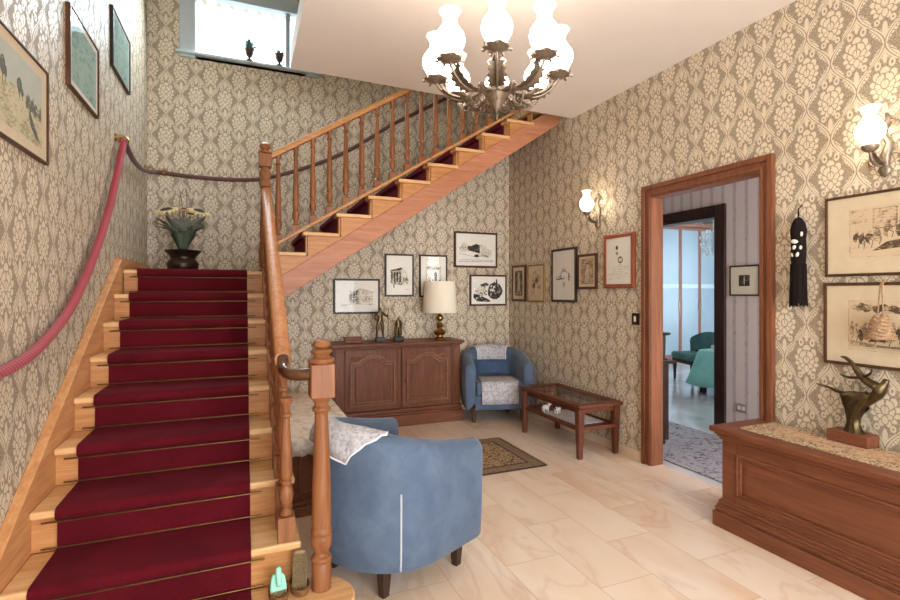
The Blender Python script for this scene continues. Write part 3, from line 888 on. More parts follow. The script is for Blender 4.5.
cb('cabinet_top', mb, M['walnut_x'], bevel=.007, seg=3)
for (a, b_) in ((CX0, CX0+.11), (CX1-.095, CX1)):
    cb('pilaster', MB().box(a, b_, CY, CY+.03, .172, CH-.045).box(a+.018, b_-.018, CY-.008, CY, .20, CH-.075), M['walnut_z'], bevel=.005)
mid = (CX0+CX1)/2+.008
def arch_panel(x0, x1, z0, z1, rise, n=14, inset=0):
    # outline of a panel whose top has a shallow arch with shoulders
    x0 += inset; x1 -= inset; z0 += inset; z1 -= inset
    w = x1-x0; pts = [(x0, z0), (x1, z0), (x1, z1-rise), (x1-w*.14, z1-rise)]
    for i in range(n+1):
        a = i/n; x = x1-w*.16-(w*.68)*a
        pts.append((x, z1-rise+rise*sin(pi*a)**.8))
    pts += [(x0+w*.14, z1-rise), (x0, z1-rise)]
    return pts
for side, (a, b_) in enumerate(((CX0+.113, mid-.012), (mid+.012, CX1-.098))):
    d = cb('door', MB().box(a, b_, CY+.004, CY+.024, .185, CH-.06), M['walnut_z'], bevel=.004)
    z0, z1 = .185, CH-.06
    # mouldings: a ring between two arched outlines
    for (i0, i1, dep) in ((.048, .066, .020), (.078, .088, .012)):
        o1 = arch_panel(a, b_, z0, z1, .07, inset=i0); o2 = arch_panel(a, b_, z0, z1, .07, inset=i1)
        mb = MB(); n = len(o1)
        rows = [[(p[0], CY+.004, p[1]) for p in o1], [(p[0], CY+.004-dep, p[1]) for p in o1], [(p[0], CY+.004-dep, p[1]) for p in o2], [(p[0], CY+.004, p[1]) for p in o2]]
        mb.grid(rows, close=True); mb.build('moulding', M['walnut_light'], d, off=CO, smooth=40)
    mb = MB().prism(arch_panel(a, b_, z0, z1, .07, inset=.10), 'y', CY-.006, CY+.004); mb.build('door_panel', M['walnut_z'], d, off=CO, bevel=.006)
    # outer frame edge
    mb = MB()
    for (p0, p1, q0, q1) in ((a, a+.02, z0, z1), (b_-.02, b_, z0, z1)): mb.box(p0, p1, CY-.002, CY+.004, q0, q1)
    mb.box(a+.02, b_-.02, CY-.002, CY+.004, z0, z0+.02); mb.box(a+.02, b_-.02, CY-.002, CY+.004, z1-.02, z1)
    mb.build('door_edge', M['walnut_z'], d, off=CO, bevel=.003)
    # carved corners
    mb = MB(); rg = random.Random(side)
    cxs = a+.085 if side == 0 else b_-.085
    sg = 1 if side == 0 else -1
    for q in range(9):
        u = q/8; px = cxs+sg*(u*.13); pz = z1-.068-.012*sin(u*3)-(.022 if q % 2 else 0)*(1-u)
        mb.ball((px, CY-.002, pz), .016*(1-.4*u), 8, sz=.8, sy=.6)
    for q in range(4): mb.ball((cxs-sg*.012, CY-.002, z1-.075-q*.022), .012-.0015*q, 8, sy=.6)
    mb.build('carving', M['walnut_light'], d, off=CO, smooth=60)
    if side:
        k = MB().lathe([(.006, 0), (.006, .01), (.011, .016), (.012, .022), (.006, .028), (.001, .029)], (0, 0, 0), 12)
        k.xform(Matrix.Translation((a+.035, CY+.002, .455)) @ Matrix.Rotation(radians(90), 4, 'X'))
        k.build('knob', M['brass_dark'], d, off=CO, smooth=60)

# table lamp on the cabinet
lx, ly = 1.965, 5.004
lamp = thing('table_lamp', 'brass table lamp with a cream drum shade on the cabinet', 'lamp', (lx, ly, CH))
MB().lathe([(.06, 0), (.062, .012), (.05, .02), (.034, .03), (.034, .04), (.058, .055), (.072, .075), (.06, .095), (.028, .108), (.022, .118), (.036, .135), (.04, .155), (.026, .172), (.018, .18), (.018, .195), (.034, .21), (.04, .235), (.028, .255), (.016, .268), (.014, .29), (.01, .30), (.01, .36)], (0, 0, 0), 22).build('lamp_base', M['brass'], lamp, smooth=50)
MB().lathe([(.186, .285), (.188, .289), (.1655, .622), (.1635, .622), (.183, .288)], (0, 0, 0), 36, cap=False).build('lamp_shade', M['lampshade'], lamp, smooth=60)
MB().tube([(-.165, 0, .61), (.165, 0, .61)], .002, 6).tube([(0, -.165, .61), (0, .165, .61)], .002, 6).tube([(0, 0, .36), (0, 0, .612)], .003, 6).build('shade_carrier', M['brass_dark'], lamp)

# ------------------------------------------------------------------ statuettes on the cabinet
def figurine(label, x, y, z0, h, pose):
    t_ = thing('statuette', label, 'statuette', (x, y, z0), 0, 'bronze statuettes on the cabinet')
    MB().box(-.048, .048, -.036, .036, 0, .045).build('plinth', M['black_wood'], t_, bevel=.004)
    H = h-.045; s = H/1.75; zz = .042
    P = lambda a, b_, c: (a*s, b_*s, zz+c*s)
    if pose == 0:     # standing warrior, hands on hips, helmet
        pts = [P(0,0,.95), P(0,.02,1.2), P(0,0,1.42), P(0,-.02,1.52), P(0,-.03,1.66), P(0,-.02,1.76),
               P(-.2,0,1.40), P(-.36,.0,1.15), P(-.17,-.1,.98), P(.2,0,1.40), P(.40,-.06,1.20), P(.42,-.22,1.38),
               P(-.12,0,.9), P(-.17,-.04,.5), P(-.19,.02,.08), P(-.2,-.12,.03), P(.12,0,.9), P(.15,-.06,.5), P(.17,.02,.08), P(.18,-.12,.03)]
        rad = [.15,.14,.17,.075,.11,.075, .09,.065,.05,.09,.065,.05, .115,.085,.06,.05,.115,.085,.06,.05]
    else:             # cloaked figure, arms folded in front
        pts = [P(0,0,.95), P(0,.02,1.2), P(0,0,1.38), P(0,-.02,1.50), P(0,-.05,1.64), P(0,-.03,1.75),
               P(-.21,0,1.36), P(-.33,-.05,1.12), P(-.10,-.22,1.10), P(.21,0,1.36), P(.34,-.05,1.12), P(.12,-.22,1.16),
               P(-.12,0,.9), P(-.14,0,.5), P(-.15,.0,.08), P(-.16,-.12,.03), P(.12,0,.9), P(.13,-.02,.5), P(.14,.0,.08), P(.15,-.12,.03)]
        rad = [.22,.19,.20,.09,.13,.09, .11,.085,.06,.11,.085,.06, .17,.16,.15,.07,.17,.16,.15,.07]
    ed = [(0,1),(1,2),(2,3),(3,4),(4,5),(2,6),(6,7),(7,8),(2,9),(9,10),(10,11),(0,12),(12,13),(13,14),(14,15),(0,16),(16,17),(17,18),(18,19)]
    skin('figure', pts, ed, [r*s for r in rad], M['bronze'], t_, sub=1)
    if pose == 0:
        MB().tube([P(.42,-.24,.02), P(.42,-.24,1.70)], .018*s*1.4, 6).build('staff', M['bronze'], t_)
    else:
        rows = [[P(r*cos(a), .03+r*.8*sin(a)*(1 if sin(a) > 0 else .7), z) for a in [pi*i/10 for i in range(-2, 13)]] for z, r in ((.12,.34),(.5,.32),(.9,.31),(1.2,.30),(1.40,.22))]
        MB().grid(rows).build('cloak', M['bronze'], t_, smooth=180, solid=.003)
figurine('tall bronze statuette of a standing warrior with a staff on the cabinet', 1.30, 4.985, CH, .352, 0)
figurine('short bronze statuette of a cloaked figure between warrior and lamp', 1.495, 4.985, CH, .25, 1)
bx = thing('wooden_box', 'small brown lidded box lying on the cabinet top', 'box', (1.02, 4.98, CH))
MB().box(-.085, .085, -.05, .05, 0, .036).build('box_body', M['mahog_y'], bx, bevel=.003)
MB().box(-.088, .088, -.053, .053, .037, .056).build('lid', M['mahog_y'], bx, bevel=.004)

# ------------------------------------------------------------------ coffee table with glass top
ct = thing('coffee_table', 'low red-brown coffee table with glass top and shelf by the right wall', 'coffee table', (2.70, 3.73, 0))
TO = (2.70, 3.73, 0)
tx0, tx1, ty0, ty1 = 2.475, 2.925, 3.265, 4.205
def tb(name, mb, m, **k): return mb.build(name, m, ct, off=TO, **k)
for (x, y, sx, sy) in ((2.515, 3.312, 1, 1), (2.885, 3.322, -1, 1), (2.51, 4.15, 1, -1), (2.885, 4.15, -1, -1)):
    tb('leg', MB().frustum(x, y, 0, .405, .019, .019, .030, .030), M['table_wood'], bevel=.004)
mb = MB(); fw_ = .07
mb.box(tx0, tx1, ty0, ty0+fw_, .412, .442); mb.box(tx0, tx1, ty1-fw_, ty1, .412, .442); mb.box(tx0, tx0+fw_, ty0+fw_, ty1-fw_, .412, .442); mb.box(tx1-fw_, tx1, ty0+fw_, ty1-fw_, .412, .442)
tb('top_frame', mb, M['table_wood'], bevel=.01, seg=3)
mb = MB(); q = .04
mb.box(tx0+q, tx0+q+.02, ty0+.075, ty1-.075, .365, .412); mb.box(tx1-q-.02, tx1-q, ty0+.075, ty1-.075, .365, .412); mb.box(tx0+.07, tx1-.07, ty0+q, ty0+q+.02, .365, .412); mb.box(tx0+.07, tx1-.07, ty1-q-.02, ty1-q, .365, .412)
tb('apron', mb, M['table_wood'], bevel=.003)
tb('glass_top', MB().box(tx0+fw_-.008, tx1-fw_+.008, ty0+fw_-.008, ty1-fw_+.008, .430, .437), M['glass'])
mb = MB(); 
mb.box(2.50, 2.53, 3.34, 4.13, .225, .255); mb.box(2.87, 2.90, 3.34, 4.13, .225, .255); mb.box(2.53, 2.87, 3.30, 3.33, .225, .255); mb.box(2.53, 2.87, 4.14, 4.17, .225, .255)
tb('shelf_frame', mb, M['table_wood'], bevel=.004)
tb('shelf_panel', MB().box(2.525, 2.875, 3.325, 4.145, .228, .240), M['table_wood'])
o = MB().box(2.56, 2.85, 3.42, 3.92, .241, .246).build('shelf_doily', M['lace']); tag(o, 'pale patterned cloth lying on the coffee table shelf', 'doily')
for i, (x, y, lab) in enumerate(((2.60, 3.93, 'small white porcelain animal on the table shelf, nearer the room'), (2.66, 3.83, 'small black and white ornament at the middle of the table shelf'))):
    t_ = thing('ornament', lab, 'ornament', (x, y, .246), .5*i, 'ornaments on the table shelf')
    pm = M['porcelain']
    mb = MB(); mb.ball((0, 0, .038), .030, 12, sz=.75, sx=1.4); mb.ball((.045, 0, .066), .018, 10); mb.tube([(.03, 0, .045), (.045, 0, .066)], [.016, .012], 8)
    for a in (-.022, .022):
        for b_ in (-.012, .012): mb.tube([(a, b_, 0), (a, b_, .03)], .008, 6)
    mb.build('body', pm, t_, smooth=60)
    MB().tube([(-.04, 0, .045), (-.06, 0, .07), (-.055, 0, .085)], [.008, .006, .004], 6).build('tail', M['black_wood'], t_, smooth=60)
    for b_ in (-.012, .012): MB().ball((.05, b_, .082), .006, 6).build('ear', M['black_wood'], t_, smooth=60)
    if i: MB().ball((0, 0, .052), .022, 10, sz=.6).build('saddle_patch', M['black_wood'], t_, smooth=60)

# ------------------------------------------------------------------ rugs
rg = thing('area_rug', 'small brown oriental rug with dark border on the marble floor', 'rug', (1.6, 3.68, 0))
rx0, rx1, ry0, ry1 = 1.02, 2.182, 3.28, 4.083
MB().box(rx0, rx1, ry0, ry1, .001, .008).build('rug_edge', M['rug_line'], rg, off=(1.6, 3.68, 0), bevel=.002)
MB().box(rx0+.015, rx1-.015, ry0+.015, ry1-.015, .008, .0092).build('rug_border', M['rug_border'], rg, off=(1.6, 3.68, 0))
MB().box(rx0+.10, rx1-.10, ry0+.10, ry1-.10, .0092, .0100).build('inner_line', M['rug_line'], rg, off=(1.6, 3.68, 0))
MB().box(rx0+.115, rx1-.115, ry0+.115, ry1-.115, .0100, .0108).build('rug_field', M['rug_field'], rg, off=(1.6, 3.68, 0))
mb = MB(); rr = random.Random(3)
for (xe, sg) in ((rx1, 1), (rx0, -1)):
    y = ry0+.01
    while y < ry1-.01:
        mb.tube([(xe-.004*sg, y, .004), (xe+sg*(.018+.008*rr.random()), y+.004*rr.random(), .003)], .0018, 4); y += .012
mb.build('fringe', M['rug_border'], rg, off=(1.6, 3.68, 0))['kind'] = 'stuff'
o = MB().box(3.13, 4.10, .9, 4.9, .0005, .009).build('hallway_rug', M['rug_grey'], bevel=.003)
tag(o, 'grey lilac patterned runner rug in the corridor through the doorway', 'rug')

# ------------------------------------------------------------------ trunk with a cream cloth beside the stairs
bc = thing('low_trunk', 'low brown wooden trunk beside the stairs, behind the near armchair', 'trunk', (.46, 3.82, 0))
BO = (.46, 3.82, 0); bx0, bx1, by0, by1 = .245, .665, 3.10, 4.5
MB().box(bx0+.015, bx1-.015, by0+.015, by1-.015, .09, .445).build('body', M['mahog_y'], bc, off=BO, bevel=.004)
MB().box(bx0-.004, bx1+.004, by0-.004, by1+.004, 0, .06).box(bx0+.006, bx1-.006, by0+.006, by1-.006, .06, .09).build('plinth', M['mahog_y'], bc, off=BO, bevel=.007, seg=3)
MB().box(bx0-.006, bx1+.006, by0-.006, by1+.006, .445, .47).build('lid', M['mahog_y'], bc, off=BO, bevel=.006)
mb = MB(); a = bx0+.06; b_ = bx1-.06
for q in ((a, b_, .13, .145), (a, b_, .385, .40), (a, a+.015, .145, .385), (b_-.015, b_, .145, .385)): mb.box(q[0], q[1], by0+.003, by0+.016, q[2], q[3])
mb.build('panel_moulding', M['mahog_y'], bc, off=BO, bevel=.003)
rows = []; n = 24
for i in range(n+1):
    x = bx0-.01+(bx1-bx0+.02)*i/n
    r = []
    drop = .095+.012*abs(sin(i*.9)); wv = .004*sin(i*1.1)
    for (y, z) in ((by0-.014+wv*1.5, .474-drop), (by0-.014+wv, .43), (by0-.010, .462), (by0-.002, .4735), (by0+.05, .4745), (3.6, .4745), (4.1, .4745), (by1-.01, .4745), (by1+.005, .468)):
        r.append((x, y, z))
    rows.append(r)
o = MB().grid(rows).build('trunk_cloth', M['cream_cloth'], smooth=180, solid=.003)
tag(o, 'cream openwork cloth laid over the wooden trunk beside the stairs', 'cloth')

# ------------------------------------------------------------------ large chest on the right
hx, hy0, hy1, hh = 2.524, .42, 2.09, .575
ch = thing('storage_chest', 'long panelled mahogany chest against the right wall, statue standing on it', 'chest', (2.74, 1.25, 0))
HO = (2.74, 1.25, 0)
def cc_(name, mb, m=None, **k): return mb.build(name, m or M['mahog_y'], ch, off=HO, **k)
back = XR-.016
cc_('plinth', MB().box(hx, back, hy0, hy1, 0, .085).box(hx+.012, back, hy0+.012, hy1-.012, .085, .098), bevel=.007, seg=3)
mb = MB()
# stepped base moulding
for i, (o_, z0, z1) in enumerate(((.008, .098, .112), (.015, .112, .128), (.022, .128, .150), (.030, .150, .162))): mb.box(hx+o_, back, hy0+o_, hy1-o_, z0, z1)
cc_('base_moulding', mb, bevel=.005, seg=3)
bxf = hx+.038
cc_('body', MB().box(bxf+.016, back, hy0+.07, hy1-.048, .162, hh-.075))
mb = MB()   # frame round the sunk front panel
fz0_, fz1_ = .162, hh-.075
mb.box(bxf, bxf+.03, hy1-.125, hy1-.036, fz0_, fz1_); mb.box(bxf, bxf+.03, hy0+.06, hy0+.15, fz0_, fz1_)
mb.box(bxf, bxf+.03, hy0+.15, hy1-.125, fz1_-.055, fz1_); mb.box(bxf, bxf+.03, hy0+.15, hy1-.125, fz0_, fz0_+.03)
mb.box(bxf+.03, back, hy1-.048, hy1-.036, fz0_, fz1_)
cc_('front_frame', mb, bevel=.003)
mb = MB(); a0, a1, b0, b1 = hy0+.15, hy1-.125, fz0_+.03, fz1_-.055
for (i0, dep) in ((0, -.008), (.014, -.002)):
    mb.box(bxf+dep, bxf+.014, a0+i0, a1-i0, b1-i0-.014, b1-i0); mb.box(bxf+dep, bxf+.014, a0+i0, a1-i0, b0+i0, b0+i0+.014)
    mb.box(bxf+dep, bxf+.014, a0+i0, a0+i0+.014, b0+i0+.014, b1-i0-.014); mb.box(bxf+dep, bxf+.014, a1-i0-.014, a1-i0, b0+i0+.014, b1-i0-.014)
cc_('panel_moulding', mb, bevel=.004)
mb = MB()
for (o_, z0, z1) in ((.026, hh-.075, hh-.058), (.016, hh-.058, hh-.042), (.006, hh-.042, hh-.030), (-.012, hh-.030, hh)): mb.box(hx+o_, back+.004, hy0+o_, hy1-o_, z0, z1)
cc_('chest_lid', mb, bevel=.006, seg=3)
tr = thing('table_runner', 'embroidered gold and brown runner cloth spread over the chest lid', 'table runner', (2.74, 1.25, hh))
rx = (hx+.085, back-.01)
MB().box(rx[0], rx[1], hy0+.08, hy1-.10, hh+.0005, hh+.0035).build('runner_border', M['tap_border'], tr, off=(2.74, 1.25, hh))
MB().box(rx[0]+.085, rx[1]-.07, hy0+.16, hy1-.20, hh+.0035, hh+.005).build('runner_field', M['tap_field'], tr, off=(2.74, 1.25, hh))

# bronze dancer on a wooden base
ZB = hh+.006
st = thing('dancer_statue', 'bronze dancer with a streaming scarf on a wooden block, on the chest', 'statue', (2.87, 1.58, ZB))
SO_ = (2.87, 1.58, ZB)
MB().box(2.82, 2.925, 1.462, 1.648, ZB, ZB+.058).build('wooden_base', M['mahog_y'], st, off=SO_, bevel=.004)
Xs = 2.87
def pz(u, v, dx=0):      # side view laid out on the statue's own plane
    return (Xs+dx, 1.51-(u-865)*.00455, .832-(v-395)*.00503)
# body: hip, torso arching back, head, arms swept over to the left, legs under the skirt
pts = [pz(866, 397), pz(874, 396), pz(881, 391), pz(883, 385), pz(886, 380, .002), pz(887, 375, .004),
       pz(879, 384, -.022), pz(869, 379, -.028), pz(862, 371, -.024), pz(857, 363, -.018), pz(850, 358.5, -.014), pz(845, 358, -.012),
       pz(879, 384, .024), pz(868, 380.5, .028), pz(860, 373, .020), pz(856, 365, .006),
       pz(860, 410, -.008), pz(857, 422, -.008), pz(858, 433, -.010), pz(862, 410, .010), pz(858, 422, .010), pz(863, 433, .012)]
ed = [(0,1),(1,2),(2,3),(3,4),(4,5),(3,6),(6,7),(7,8),(8,9),(9,10),(10,11),(3,12),(12,13),(13,14),(14,15),(0,16),(16,17),(17,18),(0,19),(19,20),(20,21)]
rad = [.030,.027,.030,.028,.014,.019,.017,.013,.011,.010,.009,.005,.016,.013,.011,.008,.022,.014,.010,.022,.014,.010]
skin('figure', pts, ed, rad, M['bronze'], st, sub=2)
for o in st.children:
    if o.name.startswith('figure'): o.location = tuple(-q for q in SO_)
mb = MB()
rows = []
for (u, v, ru, rx_) in ((858, 434, .050, .036), (857, 431, .038, .03), (856, 425, .026, .024), (856, 418, .028, .026), (857, 411, .038, .030), (858, 404, .056, .034), (860, 398, .076, .036), (862, 395, .078, .033), (866, 392.5, .055, .024)):
    c_ = pz(u, v); r = []
    for i in range(36):
        a = 2*pi*i/36; f = 1+.10*sin(a*9+v*.22)
        r.append((c_[0]+rx_*f*cos(a), c_[1]+ru*f*sin(a), c_[2]))
    rows.append(r)
mb.grid(rows, close=True)
mb.build('skirt', M['bronze'], st, off=SO_, smooth=60)
MB().tube(smoothpath([pz(870, 394), pz(858, 396), pz(846, 396), pz(834, 393), pz(825, 391), pz(817, 390.5)], 2, 4), [.016-.0138*(i/20)**.6 for i in range(21)], 8, flat=1.3).build('trailing_veil', M['bronze'], st, off=SO_, smooth=60)
MB().tube(smoothpath([pz(843, 377), pz(850, 379, .006), pz(858, 378.5, .012), pz(866, 376, .016), pz(872, 372, .012), pz(874, 367, .0)], 2, 4), [.003+.010*sin(pi*min(1, i/20+.05)) for i in range(21)], 8, flat=.6).build('scarf', M['bronze'], st, off=SO_, smooth=60)
# ------------------------------------------------------------------ framed pictures
class Art:
    """Draws a print in its own plane: x right, z up, tiny steps towards the viewer (-y)."""
    def __init__(s, w, h): s.mb = MB(); s.w = w; s.h = h; s.d = -.0006; s.q(-.5, -.5, .5, .5, 0)
    def P(s, x, z): return (x*s.w, s.d, z*s.h)
    def pg(s, pts, mi): s.mb.poly([s.P(*p) for p in pts], mi); s.d -= .00002
    def q(s, x0, z0, x1, z1, mi): s.pg([(x0, z0), (x1, z0), (x1, z1), (x0, z1)], mi)
    def ln(s, x0, z0, x1, z1, t=.006, mi=4):
        dx, dz = (x1-x0)*s.w, (z1-z0)*s.h; l = sqrt(dx*dx+dz*dz) or 1
        ox, oz = -dz/l*t*s.w/s.w, dx/l*t
        tx = t*min(s.w, s.h)/2; nx, nz = -dz/l*tx/s.w, dx/l*tx/s.h
        s.pg([(x0-nx, z0-nz), (x1-nx, z1-nz), (x1+nx, z1+nz), (x0+nx, z0+nz)], mi)
    def el(s, cx, cz, rx, rz, mi, n=14, wob=0, seed=0):
        r = random.Random(seed)
        s.pg([(cx+rx*cos(2*pi*i/n)*(1+wob*(r.random()-.5)), cz+rz*sin(2*pi*i/n)*(1+wob*(r.random()-.5))) for i in range(n)], mi)
    def path(s, pts, t=.008, mi=4):
        for a, b_ in zip(pts, pts[1:]): s.ln(*a, *b_, t=t, mi=mi)

def art_dark_left(A):       # pale palace with a shaded left flank
    A.pg([(-.20,-.22),(.06,-.26),(.06,.25),(-.20,.06)], 2)
    A.pg([(.06,-.26),(.40,-.20),(.40,.13),(.06,.25)], 3)
    for i in range(3):
        for j in range(4): A.q(-.17+.07*i, -.15+.09*j, -.14+.07*i, -.10+.09*j, 1)
    for i in range(3):
        for j in range(2): A.q(.12+.09*i, -.12+.17*j, .16+.09*i, -.03+.17*j, 2)
    A.path([(.06,.26),(.42,.14),(.44,.14)]); A.ln(-.42,-.26,.44,-.27); A.ln(.06,0,.4,-.01)
    A.q(.30,-.30,.42,-.25, 2); A.q(-.40,-.33,-.25,-.28, 3)
def art_corner(A):          # tall building corner with column bays
    A.pg([(-.36,-.22),(.10,-.28),(.10,.22),(-.36,.13)], 2)
    A.pg([(.10,-.28),(.36,-.20),(.32,.05),(.10,.22)], 3)
    for i in range(4):
        x = -.33+.11*i; A.q(x, -.20, x+.055, .10-.005*i, 1)
    A.pg([(-.36,.10),(.10,.17),(.10,.22),(-.36,.14)], 1)
    for i in range(3): A.q(.15+.06*i, -.20+.01*i, .18+.06*i, -.06, 1)
    A.q(-.24,-.35,-.20,-.24, 1); A.ln(-.3,-.26,.4,-.27); A.q(.26,-.24,.36,-.1, 2)
    A.ln(.22,-.40,.38,-.39, t=.01)
def art_doorway(A):         # arcade doorway with a figure
    A.q(-.34,-.30,.34,.28, 3); A.q(-.28,-.28,.28,.18, 0)
    A.q(-.34,.20,.34,.28, 2)
    A.el(.10,.02,.07,.10, 1); A.q(.05,-.28,.16,.0, 1); A.q(-.22,-.26,-.12,-.04, 2); A.q(-.06,-.24,-.02,-.1, 1); A.q(.22,-.26,.3,-.12, 2)
    A.ln(-.36,-.30,.36,-.30)
def art_castle(A):          # fortress with a dark round keep
    A.pg([(-.46,-.10),(-.34,.26),(-.22,.18),(-.20,-.05)], 3)
    A.pg([(-.22,-.02),(.10,-.12),(.10,.16),(.0,.20),(-.14,.12),(-.22,.14)], 1)
    A.pg([(-.10,.0),(.08,-.10),(.08,.14),(-.10,.10)], 1)
    A.pg([(.10,-.14),(.42,-.20),(.42,-.04),(.28,.12),(.10,.20)], 3)
    for i in range(5): A.q(-.44+.05*i, .02+.03*(i%2), -.42+.05*i, .08+.03*(i%2), 1)
    A.el(.02,-.20,.08,.05, 1); A.pg([(.05,-.22),(.40,-.25),(.34,-.17),(.06,-.16)], 2)
    A.path([(-.48,-.12),(-.1,-.22),(.0,-.24)]); A.path([(.16,.04),(.34,-.0),(.42,-.02)])
    for i in range(16): A.ln(-.46+.058*i, -.37+.02*(i%3), -.42+.058*i, -.34+.02*(i%2), t=.012)
    A.ln(-.46,-.40,.46,-.38, t=.01); A.ln(-.30,.33,.30,.32, t=.008, mi=3)
def art_ornate(A):          # dense trophy of armour and wheels
    r = random.Random(5)
    A.el(.20,-.02,.22,.30, 1, wob=.2); A.el(-.22,-.02,.14,.22, 3, wob=.3)
    A.pg([(-.44,-.12),(-.30,-.16),(.02,-.34),(.06,-.42),(-.34,-.40),(-.45,-.26)], 1)
    for i in range(46):
        a = r.random()*6.28; q = r.random()
        A.el(.20+.19*q*cos(a), -.02+.27*q*sin(a), .02+.02*r.random(), .03+.03*r.random(), r.choice([0,1,1,2,4]), 9, .5, i)
    for i in range(18): A.el(-.40+.34*r.random(), -.30+.48*r.random(), .022, .03, r.choice([1,2,1,0]), 8, .6, 50+i)
    A.q(.22,.26,.26,.40, 1); A.pg([(-.26,.20),(-.06,.28),(.02,.18),(-.20,.12)], 1); A.path([(-.26,.40),(.0,.42)], mi=2); A.path([(.1,.36),(.2,.35)], mi=2)
def art_figure_dark(A):     # pale figure on a dark ground
    A.q(-.34,-.40,.34,.40, 1); A.pg([(-.14,-.30),(.16,-.30),(.12,.05),(.06,.30),(-.02,.36),(-.10,.24),(-.08,.0)], 3)
    A.el(0,.30,.07,.06, 0); A.q(-.24,-.36,.24,-.24, 2); A.path([(-.1,-.1),(.1,.0),(.0,.2)])
def art_foliage(A):
    A.q(-.34,-.40,.34,.42, 3); r = random.Random(9)
    for i in range(26): A.el(-.26+.52*r.random(), -.2+.56*r.random(), .06, .05, r.choice([2,3,2,0]), 9, .6, i)
    A.el(.06,.08,.10,.09, 1, wob=.4); A.el(-.12,-.06,.09,.08, 1, wob=.4); A.pg([(-.1,-.34),(.12,-.34),(.06,-.06),(.0,-.02)], 0); A.el(.1,-.28,.10,.06, 0)
def art_curl(A):            # line study of a curled shape
    pts = [(.0+.20*(1-.055*i)*cos(.5+i*.42), -.02+.13*(1-.055*i)*sin(.5+i*.42)) for i in range(14)]
    A.path(pts, t=.022, mi=4)
    A.el(.26,-.03,.05,.09, 2, wob=.3); A.pg([(-.36,-.05),(-.06,-.03),(-.06,-.01),(-.36,-.02)], 2); A.pg([(-.34,-.10),(-.06,-.08),(-.06,-.05),(-.34,-.07)], 1)
    A.path([(-.02,-.14),(.02,-.26)], t=.02); A.path([(.04,-.13),(.06,-.22)], t=.016); A.el(.0,.12,.14,.02, 3); A.ln(-.1,-.34,.14,-.33, mi=3)
def art_portrait(A):
    A.q(-.42,-.42,.42,.44, 2); A.pg([(-.12,-.40),(.16,-.40),(.12,.0),(.10,.22),(-.02,.24),(-.08,.02)], 3)
    A.el(.02,.24,.10,.06, 1); A.el(.04,.20,.06,.06, 0)
    A.path([(.0,.12),(-.14,-.02),(-.04,-.14)], t=.02, mi=0)
def art_medals(A):
    A.el(-.06,.28,.045,.05, 1); A.q(-.075,.20,-.045,.25, 2); A.el(-.06,.17,.05,.045, 2)
    A.el(.08,.02,.10,.075, 1); A.el(.08,.02,.07,.05, 2); A.ln(.03,-.09,.12,-.09, t=.012)
    for i, (a, b_) in enumerate(((-.40,.40),(-.36,.36),(-.20,.22),(-.38,.40),(-.30,.34),(-.36,.1))):
        z = -.13-.05*i; x = a
        r = random.Random(i)
        while x < b_-.03:
            l = .03+.05*r.random(); A.ln(x, z, min(b_, x+l), z, t=.010, mi=2); x += l+.018
def art_cypress(A):         # Tuscan plain with tall trees
    A.q(-.5,-.5,.5,.06, 6); A.pg([(-.5,.06),(-.2,.02),(.1,-.04),(.5,-.10),(.5,-.16),(-.5,-.02)], 2)
    for (x, b_, t, w) in ((-.42,-.02,.33,.06),(-.36,.0,.22,.03),(-.06,-.05,.24,.06),(.0,-.05,.12,.03)):
        A.el(x, (t*.6+b_*.4), w, (t-b_)*.34, 5, 12, .3, int(x*50)); A.q(x-.008, b_, x+.008, t*.5+b_*.5, 5)
    for i in range(12): A.el(.10+.032*i, -.02+.05*(i % 3)*.5-.006*i, .02, .09+.02*(i % 2), 5, 9, .4, i)
    r = random.Random(4)
    for i in range(46): A.el(-.48+.96*r.random(), -.46+.36*r.random(), .035, .016, 2 if i % 3 else 6, 7, .5, i)
    A.pg([(.14,-.10),(.2,-.14),(.44,-.44),(.34,-.42),(.20,-.30)], 5)
def art_green(A):
    A.q(-.5,-.5,.5,.5, 1)
    A.pg([(-.5,-.5),(.5,-.5),(.5,-.1),(.2,.0),(-.1,-.12),(-.5,.02)], 1); A.el(.12,-.1,.16,.22, 1, wob=.3); A.path([(-.4,-.3),(.1,-.12),(.3,-.2)], mi=1)
def art_interior(A):        # tavern scene, figures round a bench
    A.q(-.5,-.5,.5,.5, 3); A.q(-.49,-.49,.49,.49, 0)
    A.q(-.48,.2,-.30,.47, 3); A.q(-.24,.06,.02,.47, 2); A.q(-.22,.08,.0,.45, 3)
    A.pg([(.02,.14),(.12,.47),(.5,.47),(.5,.28)], 2); A.pg([(.08,.30),(.16,.44),(.5,.44),(.5,.34)], 3)
    A.pg([(-.24,-.38),(.5,-.28),(.5,-.12),(.3,-.10),(-.1,-.22)], 1)
    r = random.Random(2)
    for (x, z, s_) in ((-.42,-.1,.8),(-.36,-.14,.8),(-.28,-.12,.9),(-.2,-.06,1.1),(-.08,.02,1.2),(.06,-.02,1.2),(.18,.04,1.3),(.3,.02,1.3),(.42,.0,1.3)):
        A.el(x, z, .045*s_, .13*s_, r.choice([1,2,2]), 10, .4, int(x*99)); A.el(x+.01, z+.14*s_, .022*s_, .045*s_, 0 if x > 0 else 2, 9)
        A.el(x+.03, z-.08*s_, .03*s_, .08*s_, r.choice([0,3,0]), 9, .4, int(x*77)); A.path([(x, z), (x+.05*s_, z-.05), (x+.03*s_, z-.2)], t=.012)
    A.pg([(-.05,-.14),(.24,-.10),(.24,-.16),(-.05,-.20)], 0); A.ln(-.5,-.30,.5,-.33, mi=2)
